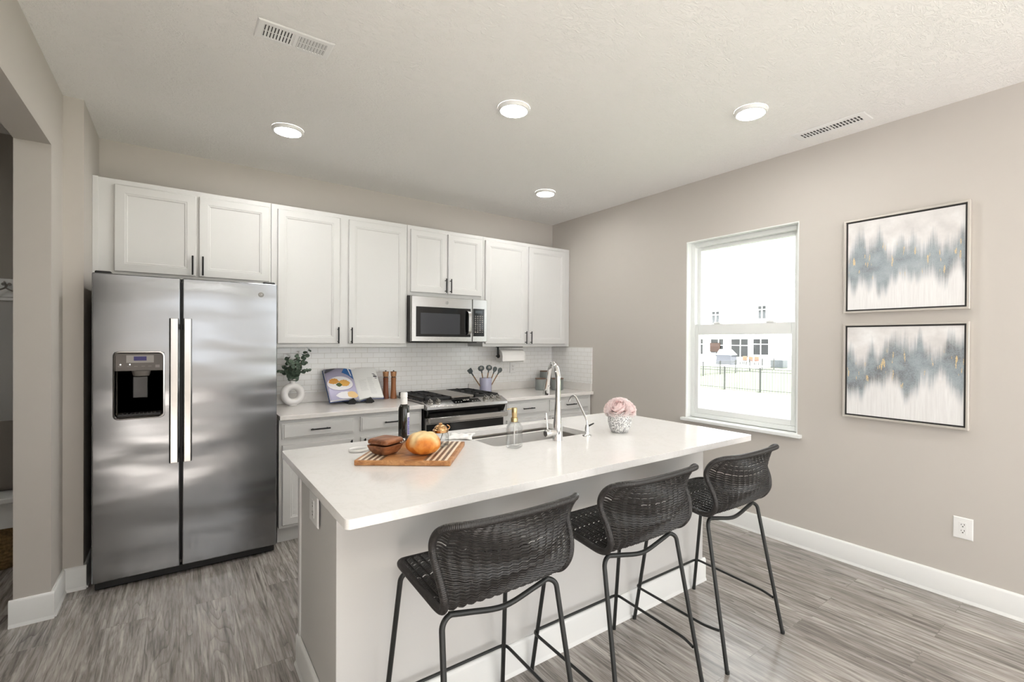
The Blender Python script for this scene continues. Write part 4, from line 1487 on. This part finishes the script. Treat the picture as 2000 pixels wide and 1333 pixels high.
def cookbook():
    # book leaning back on a low black stand
    cx, cy = -2.262, -.278
    t = thing('cookbook', 'open cookbook showing a plate of food, propped on a black stand', 'book', (cx, cy, ZC + .035))
    tilt = R(46)
    Hh, wl, wr = .342, .245, .192
    def P(u, v, d=0.0):                      # u across from the spine, v up the page, d towards the reader
        bend = .018 * math.exp(-abs(u) / .03)          # pages dip at the spine
        d2 = d - bend + .010 * sin(min(abs(u) / .24, 1) * pi)
        yawl = R(7) if u < 0 else R(-3)
        X = u * cos(yawl)
        Y = u * sin(yawl)
        return Vector((cx + X + .0 * v, cy + Y + v * sin(tilt) - d2 * cos(tilt), ZC + .035 + v * cos(tilt) + d2 * sin(tilt)))
    def sheet(m, u0, u1, v0, v1, d, th, mi, n=14):
        r = []
        vs, fs = [], []
        for i in range(n + 1):
            u = u0 + (u1 - u0) * i / n
            vs += [P(u, v0, d), P(u, v1, d), P(u, v0, d - th), P(u, v1, d - th)]
        for i in range(n):
            a, b = 4 * i, 4 * i + 4
            fs += [(a, b, b + 1, a + 1), (a + 2, a + 3, b + 3, b + 2), (a, a + 2, b + 2, b), (a + 1, b + 1, b + 3, a + 3)]
        fs += [(0, 1, 3, 2), (4 * n, 4 * n + 2, 4 * n + 3, 4 * n + 1)]
        m.add(vs, fs, mi)
    c = MB()
    sheet(c, -wl - .006, -.002, -.005, Hh + .005, -.018, .003, 0)
    sheet(c, .002, wr + .008, -.005, Hh + .005, -.018, .003, 0)
    part('cover', c, plain('cover_blue', '#3b4f86', .4), t, label='blue cover edge')
    pg = MB()
    sheet(pg, -wl, -.0005, 0, Hh, 0, .018, 0)
    lp = part('page_block', pg, plain('page_paper', '#eceae6', .6), t)
    pg = MB()
    sheet(pg, .0005, wr, 0, Hh, 0, .018, 0)
    rp = part('page_block', pg, plain('page_paper_white', '#efefec', .5), t)
    # printed left page
    def poly(m, pts, d, mi):
        pts = [p for p in pts]
        cu, cv = sum(p[0] for p in pts) / len(pts), sum(p[1] for p in pts) / len(pts)
        n = len(pts)
        rings = []
        for f in (1.0, .66, .33):
            rings.append([P(cu + (u - cu) * f, cv + (v - cv) * f, d) for u, v in pts])
        vs = [q for r in rings for q in r] + [P(cu, cv, d)]
        fs = []
        for r in range(2):
            for k in range(n):
                fs.append((r * n + k, r * n + (k + 1) % n, (r + 1) * n + (k + 1) % n, (r + 1) * n + k))
        for k in range(n): fs.append((2 * n + k, 2 * n + (k + 1) % n, 3 * n))
        m.add(vs, fs, mi)
    def dense(pts, n=8):
        o = []
        for i in range(len(pts)):
            a, b = pts[i], pts[(i + 1) % len(pts)]
            for k in range(n): o.append((a[0] + (b[0] - a[0]) * k / n, a[1] + (b[1] - a[1]) * k / n))
        return o
    def ell(cu, cv, a, b, n=36, wob=0, s=0): return [(cu + (a * (1 + wob * sin(5 * k + s))) * cos(2 * pi * k / n), cv + (b * (1 + wob * sin(3 * k + s))) * sin(2 * pi * k / n)) for k in range(n)]
    m = MB()
    sheet(m, -wl + .001, -.006, .001, Hh - .001, .0009, .0005, 0, 18)
    poly(m, dense([(-wl + .02, Hh - .002), (-wl + .10, Hh - .002), (-wl + .01, Hh - .045), (-wl + .002, Hh - .04)]), .0014, 6)
    poly(m, dense([(-.075, Hh - .002), (-.01, Hh - .002), (-.008, Hh - .12), (-.06, Hh - .075), (-.105, Hh - .05)]), .0014, 1)
    poly(m, dense([(-.046, Hh - .002), (-.036, Hh - .002), (-.022, Hh - .085), (-.032, Hh - .08)]), .0019, 2)
    poly(m, ell(-.135, .168, .108, .078), .0019, 7)
    poly(m, ell(-.135, .172, .106, .076), .0024, 2)
    poly(m, ell(-.185, .198, .040, .030, 24, .12), .003, 3)
    poly(m, ell(-.103, .172, .046, .036, 24, .10, 2), .0033, 4)
    poly(m, ell(-.150, .155, .022, .022, 20, .18, 1), .0037, 5)
    poly(m, ell(-.105, .042, .085, .038, 28, .05), .0019, 2)
    poly(m, ell(-.055, .045, .046, .036, 24, .08, 1), .0025, 8)
    part('photo', m, [plain('print_lilac', '#b9b4cf', .35), plain('print_blue', '#285f9e', .35), plain('print_white', '#efedf0', .35), plain('print_crust', '#d69a48', .4, 0, 300, .3, .001),
                      plain('print_crust_light', '#ddaa5a', .4), plain('print_greens', '#4c5a33', .4), plain('print_grey', '#55555c', .4), plain('print_shadow', '#9089a8', .4), plain('print_bun', '#e6c48e', .4)], lp, smooth=180, label='printed photo of baked parcels on a white plate')
    # faint text block and small dark marks on the right page
    tx = MB()
    random.seed(2)
    for k in range(16):
        sheet(tx, .026, .026 + random.uniform(.045, .062), .205 - k * .008, .2065 - k * .008, .0006, .0003, 0, 4)
    for k in range(24):
        sheet(tx, .098, .098 + random.uniform(.035, .052), .225 - k * .008, .2265 - k * .008, .0006, .0003, 0, 4)
    part('text', tx, plain('print_text', '#d3d3d2', .6), rp, smooth=0)
    mk = MB()
    for a, b, w, h in ((.150, .262, .022, .006), (.158, .248, .02, .008), (.155, .228, .030, .014), (.164, .212, .018, .006)):
        sheet(mk, a, a + w, b, b + h, .0006, .0003, 0, 3)
    part('mark', mk, plain('print_dark', '#3a3b40', .6), rp, smooth=0)
    # stand
    s = thing('book_stand', 'low black folding stand under the open cookbook', 'book stand', (cx, cy, ZC))
    bk = MB().box(cx - .10, cx + .10, cy + .055, cy + .062, ZC, ZC + .2)
    for i, xx in enumerate((cx - .115, cx + .025)):
        f = MB()
        f.extrude([(xx, cy - .062, ZC + .001), (xx + .045, cy - .085, ZC + .001), (xx + .075, cy - .055, ZC + .012), (xx + .05, cy - .035, ZC + .046), (xx + .015, cy - .045, ZC + .034)], (.012, .05, 0))
        part('foot', f, 'blackplastic', s, .002, 20)
    st_ = MB().box(cx - .11, cx + .11, cy - .02, cy + .21, ZC, ZC + .010)
    part('base', st_, 'blackplastic', s, .002)
    pts = [(cx - .1, cy + .010 + .12 * sin(tilt) + .03, ZC + .14), (cx + .1, cy + .010 + .12 * sin(tilt) + .03, ZC + .14)]
    part('brace', MB().tube([(cx, cy + .20, ZC + .008), (cx, cy + .20, ZC + .05), (cx, cy + .165, ZC + .155)], .005, 8), 'blackplastic', s)
cookbook()

def mill(x, y, body, label):
    z = ZC
    t = thing('pepper_mill', label, 'pepper mill', (x, y, z), 'wooden mills')
    part('body', MB().lathe([(.028, z), (.0285, z + .003), (.027, z + .02), (.0225, z + .08), (.021, z + .14), (.0225, z + .182), (.0235, z + .190), (.0005, z + .190)], (x, y, 0), 32), body, t, smooth=40)
    part('collar', MB().lathe([(.019, z + .190), (.019, z + .197)], (x, y, 0), 28), 'blackplastic', t)
    part('head', MB().lathe([(.021, z + .197), (.0225, z + .200), (.0265, z + .240), (.0255, z + .243), (.0005, z + .243)], (x, y, 0), 32), 'mill_head', t, smooth=40)
    part('knob', MB().lathe([(.004, z + .243), (.006, z + .247), (.005, z + .253), (.0005, z + .255)], (x, y, 0), 16), 'black', t)
mill(-1.990, -.110, 'mill_a', 'reddish wooden pepper mill standing next to the cookbook')
mill(-1.928, -.135, 'mill_b', 'lighter brown wooden pepper mill standing next to the range')

def crock():
    x, y, z = -1.028, -.235, ZC
    solo('utensil_crock', MB().lathe([(.058, z), (.060, z + .003), (.060, z + .152), (.058, z + .155), (.055, z + .153), (.055, z + .01), (.0005, z + .008)], (x, y, 0), 48), 'crock', 'blue and white medallion patterned crock holding utensils', 'crock', (x, y, z), smooth=50)
    hw = plain('utensil_handle', '#8a6a48', .5)
    hd = plain('utensil_head', '#4c5353', .5)
    def ut(name, label, bx, by, tx, ty, tz, kind):
        a = Vector((x + bx, y + by, z + .012))
        b = Vector((x + tx, y + ty, z + tz))
        t = thing(name, label, 'utensil', tuple(a), 'kitchen utensils in the patterned crock')
        d = (b - a).normalized()
        e = a.lerp(b, .72)
        part('handle', MB().tube([a, e], .0055, 10), hw, t)
        side = d.cross(Vector((.35, 1, 0))).normalized()
        fr = side.cross(d).normalized()
        m = MB()
        L = (b - e).length
        if kind == 'turner':
            rs = [(0, .006, .003), (.35, .007, .003), (.5, .022, .0015), (1., .024, .0012)]
        elif kind == 'spoon':
            rs = [(0, .006, .004), (.25, .007, .004), (.4, .026, .005), (.65, .033, .006), (.9, .025, .005), (1., .006, .002)]
        else:
            rs = [(0, .006, .004), (.3, .008, .003), (.5, .020, .003), (.8, .023, .003), (1., .010, .002)]
        rings_ = []
        for f, w, th in rs:
            p = e + d * (L * f)
            rings_.append([p + side * (w * cos(k / 12 * 2 * pi)) + fr * (th * sin(k / 12 * 2 * pi)) for k in range(12)])
        m.rings(rings_)
        h = part('head', m, hd, t, smooth=50)
        if kind == 'slotted':
            pass
        if name in ('slotted_spoon', 'pasta_server'):
            sl = MB()
            for q in (-.008, 0, .008):
                p = e + d * (L * .55) + side * q
                sl.tube([p - fr * .0066, p + d * (L * .3) - fr * .0066], .0018, 6)
            part('slot', sl, plain('slot_pale', '#cfc9c0', .7), h)
    ut('turner', 'grey turner leaning out of the crock toward the range', -.005, .02, -.205, -.03, .250, 'turner')
    ut('pasta_server', 'grey slotted server standing second from the range side in the crock', -.01, -.01, -.070, -.02, .280, 'spoon')
    ut('slotted_spoon', 'grey slotted spoon upright in the middle of the crock', .0, .01, .038, -.01, .283, 'spoon')
    ut('serving_spoon', 'grey narrow spoon leaning toward the corner beside the slotted spoon', .01, .0, .115, -.005, .262, 'spat')
    ut('spatula', 'grey spatula leaning lowest out of the crock toward the corner', .015, -.01, .170, -.02, .250, 'spat')
crock()

def canister(x, y, r, h, label, z=ZC):
    t = thing('canister', label, 'canister', (x, y, z), 'grey canisters in the corner')
    part('body', MB().lathe([(r - .004, z), (r, z + .004), (r, z + h - .008), (r - .001, z + h - .006), (.0005, z + h - .006)], (x, y, 0), 36), plain('canister_grey', '#7d817f', .45), t, smooth=40)
    part('lid', MB().lathe([(r - .001, z + h - .006), (r + .001, z + h - .005), (r + .001, z + h + .004), (r - .002, z + h + .006), (.0005, z + h + .006)], (x, y, 0), 36), plain('canister_lid', '#6b5346', .5), t)
canister(-.346, -.250, .062, .122, 'grey canister with brown lid, front one nearest the crock')
canister(-.195, -.345, .066, .122, 'grey canister with brown lid, partly behind the faucet neck by the side tile')
canister(-.185, -.125, .064, .190, 'tallest grey canister with brown lid, standing behind the other two')

def towel_holder():
    y, z = -.20, 1.270
    x0, x1 = -.850, -.565
    t = thing('paper_towel_holder', 'black paper towel holder mounted under the corner cabinet', 'paper towel holder', (-.70, y, 1.366))
    part('bar', MB().tube([(x0 - .035, y, z), (x1 + .02, y, z)], .006, 10), 'black', t)
    part('bracket', MB().box(x0 - .020, x0 - .008, y - .012, y + .012, z - .012, 1.366).lathe([(.022, 0), (.022, .008)], (x0 - .016, y, z), 20, mat=Matrix.Rotation(R(90), 4, 'Y')), 'black', t, .002)
    part('mount', MB().box(x0 - .03, x1, y - .018, y + .018, 1.360, 1.3675), 'black', t)
    m = MB()
    rs = []
    for rad, xx in ((.018, x0), (.064, x0), (.066, x0 + .002), (.066, x1 - .002), (.064, x1), (.018, x1)):
        rs.append([(xx, y + rad * cos(k / 40 * 2 * pi), z + rad * sin(k / 40 * 2 * pi)) for k in range(40)])
    m.rings(rs, False, False, True)
    rl = thing('paper_towel_roll', 'thick white paper towel roll hanging under the corner cabinet', 'paper towel', (-.70, y, z))
    part('roll', m, plain('paper_towel', '#efedea', .9, 0, 200, .15, .001), rl, smooth=40)
    part('loose_edge', MB().box(x0 + .002, x1 - .002, y - .0675, y - .0655, z - .05, z + .005), plain('paper_towel_edge', '#efedea', .9), rl)
    core = []
    for rad, xx in ((.0178, x0 - .0005), (.015, x0 - .0005), (.015, x1), (.0178, x1)):
        core.append([(xx, y + rad * cos(k / 24 * 2 * pi), z + rad * sin(k / 24 * 2 * pi)) for k in range(24)])
    part('core', MB().rings(core, False, False, True), plain('cardboard', '#b29a80', .9), rl)
towel_holder()

# ------------------------------------------------------------------ paintings
def painting(label, z0, z1, seed, zlo, zhi):
    y0, y1 = -3.677, -3.060
    t = thing('painting', label, 'painting', (-.02, (y0 + y1) / 2, z0), 'pair of framed abstract paintings')
    m = MB()
    f = lambda a, b, d: (d, a, b)
    def ring(i, d): return [(d, y0 + i, z0 + i), (d, y1 - i, z0 + i), (d, y1 - i, z1 - i), (d, y0 + i, z1 - i)]
    m.rings([ring(0, -.001), ring(0, -.036), ring(.002, -.038), ring(.0115, -.038), ring(.0125, -.036), ring(.0125, -.012)], False, False)
    part('frame', m, plain('frame_silver', '#cfc9c1', .35, .35), t, 0, 20, label='pale silver frame')
    b = MB()
    b.rings([ring(.0124, -.028), ring(.022, -.028), ring(.022, -.010)], False, False)
    b.rings([ring(.0124, -.028), ring(.0124, -.002)], False, False)
    part('liner', b, plain('frame_black_liner', '#2a2827', .5), t, 0, 20, label='black inner liner')
    part('canvas', MB().box(-.027, -.003, y0 + .021, y1 - .021, z0 + .021, z1 - .021), art_mat('abstract_art', zlo, zhi, seed, y0, y1), t)
painting('upper framed abstract painting of slate drips with gold flecks', 1.614, 2.2095, 3.1, .31, .70)
painting('lower framed abstract painting of paler slate drips, above the outlet', .9495, 1.5465, 8.4, .35, .70)

# ------------------------------------------------------------------ mudroom beyond the opening
yw = .30
struct('wall_mudroom_panel', MB().box(-6.08, XLB, yw - .012, yw, 0, 1.69), plain('mudroom_board', '#b7b6b3', .5), .002)
def hook_rail():
    t = thing('hook_rail', 'white coat hook rail on the mudroom wall', 'hook rail', (-4.9, yw - .02, 1.71))
    part('board', MB().box(-6.0, XLB - .002, yw - .032, yw - .001, 1.692, 1.815), 'trim', t, .003)
    part('ledge', MB().box(-6.0, XLB - .002, yw - .03, yw - .013, 1.672, 1.69), 'trim', t)
    for x in (-4.388, -4.69, -4.99):
        y = yw - .034
        m = MB()
        m.lathe([(.010, 0), (.010, .004)], (x + .014, y, 1.778), 12, mat=Matrix.Rotation(R(90), 4, 'X'))
        m.lathe([(.010, 0), (.010, .004)], (x - .014, y, 1.778), 12, mat=Matrix.Rotation(R(90), 4, 'X'))
        m.tube(spline([(x, y, 1.775), (x, y - .02, 1.755), (x + .03, y - .04, 1.735), (x + .065, y - .05, 1.73), (x + .085, y - .045, 1.75)], 14), .005, 8)
        m.tube(spline([(x, y, 1.775), (x, y - .02, 1.755), (x - .03, y - .04, 1.735), (x - .065, y - .05, 1.73), (x - .085, y - .045, 1.75)], 14), .005, 8)
        m.tube([(x, y, 1.77), (x, y - .05, 1.79)], .005, 8)
        part('hook', m, plain('satin_nickel', '#9b9792', .3, .9), t)
hook_rail()
def bench():
    t = thing('mudroom_bench', 'white mudroom bench seen through the opening', 'bench', (-5.1, .07, 0))
    part('seat', MB().box(-6.0, XLB - .005, -.16, yw - .014, .425, .46), 'trim', t, .008)
    part('apron', MB().box(-5.98, XLB - .02, -.13, -.105, .27, .425), 'trim', t, .002)
    for x in (-5.95, XLB - .07): part('leg', MB().box(x, x + .05, -.13, yw - .02, 0, .425), 'trim', t, .003)
    # pillow
    c = Vector((-4.42, .11, .675))
    m = MB()
    n = 14
    for s in (-1, 1):
        vs = []
        for i in range(n + 1):
            for j in range(n + 1):
                u, v = i / n * 2 - 1, j / n * 2 - 1
                th = .09 * ((1 - u * u) * (1 - v * v)) ** .45
                k = 1 - .06 * (u * u * v * v)
                vs.append(c + Vector((u * .24 * k, s * th + v * .05, v * .215 * k)))
        fs = [(i * (n + 1) + j, (i + 1) * (n + 1) + j, (i + 1) * (n + 1) + j + 1, i * (n + 1) + j + 1) for i in range(n) for j in range(n)]
        m.add(vs, fs)
    solo('pillow', m, plain('pillow_linen', '#7f7972', .9, 0, 250, .3, .002), 'grey linen pillow on the mudroom bench', 'pillow', (c.x, c.y, .46), smooth=180)
    # woven basket under the bench
    m = MB()
    rs = []
    cx, cy = -4.425, .02
    for i in range(26):
        z = .004 + .27 * i / 25
        k = 1 + .02 * (i % 2) + .12 * sin(i / 25 * pi)
        rs.append([(cx + .15 * k * cos(q / 40 * 2 * pi), cy + .11 * k * sin(q / 40 * 2 * pi), z + .004 * (q % 2)) for q in range(40)])
    m.rings(rs, True, False)
    b = thing('basket', 'woven straw basket on the floor under the mudroom bench', 'basket', (cx, cy, 0))
    bw = NT('straw_weave')
    bw.base(bw.ramp(bw.noise(bw.coord(), 60, 3), [(.3, '#6e5736'), (.7, '#a88a5a')]), .8)
    o = part('body', m, bw.m, b, smooth=0)
    part('rim', MB().tube([(cx + .155 * cos(q / 40 * 2 * pi), cy + .114 * sin(q / 40 * 2 * pi), .276) for q in range(40)], .009, 8, closed=True), bw.m, b)
bench()

# ------------------------------------------------------------------ outside the window
GZ = -.9
gm = NT('sunlit_grass')
gm.base(gm.ramp(gm.noise(gm.coord(), .5, 4, .6), [(.35, '#2b311f'), (.65, '#333a26')]), .9)
struct('lawn', MB().box(.4, 80, -40, 70, GZ - .2, GZ), gm.m, smooth=0)
fm_ = plain('fence_metal', '#262726', .5)
def fence(label, p0, p1, h, n):
    p0, p1 = Vector(p0), Vector(p1)
    t = thing('fence', label, 'fence', (p0.x, p0.y, GZ), 'metal yard fences')
    for i in range(n + 1):
        p = p0.lerp(p1, i / n)
        part('post', MB().box(p.x - .03, p.x + .03, p.y - .03, p.y + .03, GZ, GZ + h + .06), fm_, t)
    d = (p1 - p0)
    L = d.length
    d.normalize()
    q = Vector((-d.y, d.x, 0)) * .012
    m = MB()
    for z in (.1, h - .15, h - .02):
        m.extrude([p0 - q + Vector((0, 0, GZ + z)), p0 + q + Vector((0, 0, GZ + z)), p0 + q + Vector((0, 0, GZ + z + .03)), p0 - q + Vector((0, 0, GZ + z + .03))], p1 - p0)
    k = int(L / .13)
    for i in range(1, k):
        p = p0.lerp(p1, i / k)
        m.box(p.x - .006, p.x + .006, p.y - .006, p.y + .006, GZ + .03, GZ + h)
    part('picket_panel', m, plain('fence_picket', '#303130', .5), t, smooth=0)
fence('grey metal picket fence crossing the yard nearest the window', (18.35, 3.7, 0), (18.05, 14.4, 0), 1.1, 6)
fence('grey metal picket fence running back toward the neighbouring house', (18.25, 14.5, 0), (38.2, 16.7, 0), .95, 8)

def house():
    x = 42.0
    t = thing('neighbor_house', 'white two storey house with covered patio beyond the fences', 'house', (x + 3, 22, GZ))
    sd = NT('white_siding')
    sp = sd.n('ShaderNodeTexCoord')
    se = sd.n('ShaderNodeSeparateXYZ')
    sd.l(sp.outputs['Object'], se.inputs[0])
    fr = sd.math('FRACT', sd.math('MULTIPLY', se.outputs[2], 6.0))
    sd.base('#e8e9e8', .6)
    sd.bump(fr, .25, .01)
    part('wall', MB().box(x + 3, x + 12, 10, 33, GZ, 5.75), sd.m, t, smooth=0)
    rf = plain('pale_roof_shingle', '#d9dadb', .8)
    part('roof', MB().extrude([(x + 2.6, 9.5, 5.7), (x + 12.4, 9.5, 5.7), (x + 7.5, 9.5, 8.8)], (0, 24, 0)), rf, t, smooth=0)
    g = MB().extrude([(x + .0, 13.2, 5.2), (x + .0, 19.9, 5.2), (x + .0, 16.4, 8.2)], (4, 0, 0)).box(x + .2, x + 4, 13.6, 18.9, GZ, 5.3)
    part('gable_wing', g, sd.m, t, smooth=0)
    tr = plain('house_trim', '#f2f2f0', .5)
    part('patio_roof', MB().box(x - .2, x + 3, 18.9, 30, 2.0, 2.45), tr, t)
    for y in (26.1, 23.7, 21.0): part('column', MB().box(x - .1, x + .25, y - .18, y + .18, GZ - .0, 2.0), tr, t)
    gl = plain('house_glass', '#26282a', .5)
    for y0, y1, z0, z1 in ((20.6, 22.4, .1, 1.9), (22.6, 24.9, -.2, 1.9), (25.3, 27.4, -.2, 1.9), (28, 29.4, 0, 1.9), (20.9, 21.9, 3.85, 5.35), (26.2, 27.3, 3.5, 5.0), (18.4, 18.8, 3.85, 5.1)):
        yy0, yy1 = y0 + (3 if False else 0), y1
        w = part('window', MB().box(x + 2.95, x + 3.0, y0, y1, z0, z1), gl, t)
        m = xframe(MB(), x + 2.9, x + 2.96, y0, y1, z0, z1, .09)
        m.box(x + 2.905, x + 2.955, y0 + .09, y1 - .09, (z0 + z1) / 2 + .25, (z0 + z1) / 2 + .33).box(x + 2.91, x + 2.95, (y0 + y1) / 2 - .05, (y0 + y1) / 2 + .05, z0 + .09, z1 - .09)
        part('casing', m, tr, w, smooth=0)
    part('patio', MB().box(x - 3.5, x + 3, 18.5, 31, GZ, GZ + .1), plain('patio_concrete', '#d9d9d9', .8), t)
    # things on the patio
    g = thing('grill', 'large grey covered grill on the neighbour patio', 'grill', (x - 1, 22.9, GZ + .1))
    part('cover', MB().rings([[(x - 1.6, 22.0, GZ + .1), (x - .6, 22.0, GZ + .1), (x - .6, 23.8, GZ + .1), (x - 1.6, 23.8, GZ + .1)], [(x - 1.6, 22.1, GZ + 1.1), (x - .6, 22.1, GZ + 1.1), (x - .6, 23.7, GZ + 1.1), (x - 1.6, 23.7, GZ + 1.1)]]), plain('grill_cover_grey', '#212329', .7), g, .05)
    part('lid', MB().rings([[(x - 1.6, 22.0, GZ + 1.1), (x - .6, 22.0, GZ + 1.1), (x - .6, 23.75, GZ + 1.1), (x - 1.6, 23.75, GZ + 1.1)], [(x - 1.4, 22.5, GZ + 1.65), (x - .8, 22.5, GZ + 1.65), (x - .8, 23.5, GZ + 1.65), (x - 1.4, 23.5, GZ + 1.65)]]), plain('grill_lid', '#e6e7e8', .5), g, .04)
    solo('storage_box', MB().box(x - 1.2, x - .4, 24.55, 25.4, GZ + .1, GZ + 1.25), plain('box_white', '#e4e5e5', .5), 'white storage box standing on the neighbour patio', 'storage box', (x - .8, 25, GZ + .1), bevel=.03)
    solo('wall_sign', MB().box(x + 2.84, x + 2.9, 26.1, 27.4, .4, 1.4), plain('terracotta_panel', '#3d2a22', .7), 'terracotta coloured panel under the neighbour patio roof', 'panel', (x + 2.85, 26.7, .4), bevel=.02)
    for i, y in enumerate((19.9, 20.5, 21.1)):
        c = thing('patio_chair', ['orange cushioned patio chair nearest the gable wing', 'middle orange cushioned patio chair', 'orange cushioned patio chair nearest the white column'][i], 'chair', (x - 1, y, GZ + .1), 'orange patio chairs')
        part('seat', MB().box(x - 1.3, x - .8, y - .24, y + .24, GZ + .45, GZ + .55), plain('chair_grey', '#4b4c4a', .6), c, .02)
        part('cushion', MB().box(x - .85, x - .75, y - .22, y + .22, GZ + .55, GZ + 1.0), plain('orange_cushion', '#583321', .8), c, .04)
        for sx in (-1.27, -.83):
            for sy in (-.2, .2): part('leg', MB().box(x + sx - .02, x + sx + .02, y + sy - .02, y + sy + .02, GZ + .1, GZ + .45), fm_, c)
    solo('deck_box', MB().box(x - 1, x - .05, 17.3, 18.45, GZ, GZ + .75), plain('deck_box_grey', '#272b2e', .6), 'grey deck box beside the patio behind the metal fence', 'storage box', (x - .5, 17.9, GZ), bevel=.04)
house()
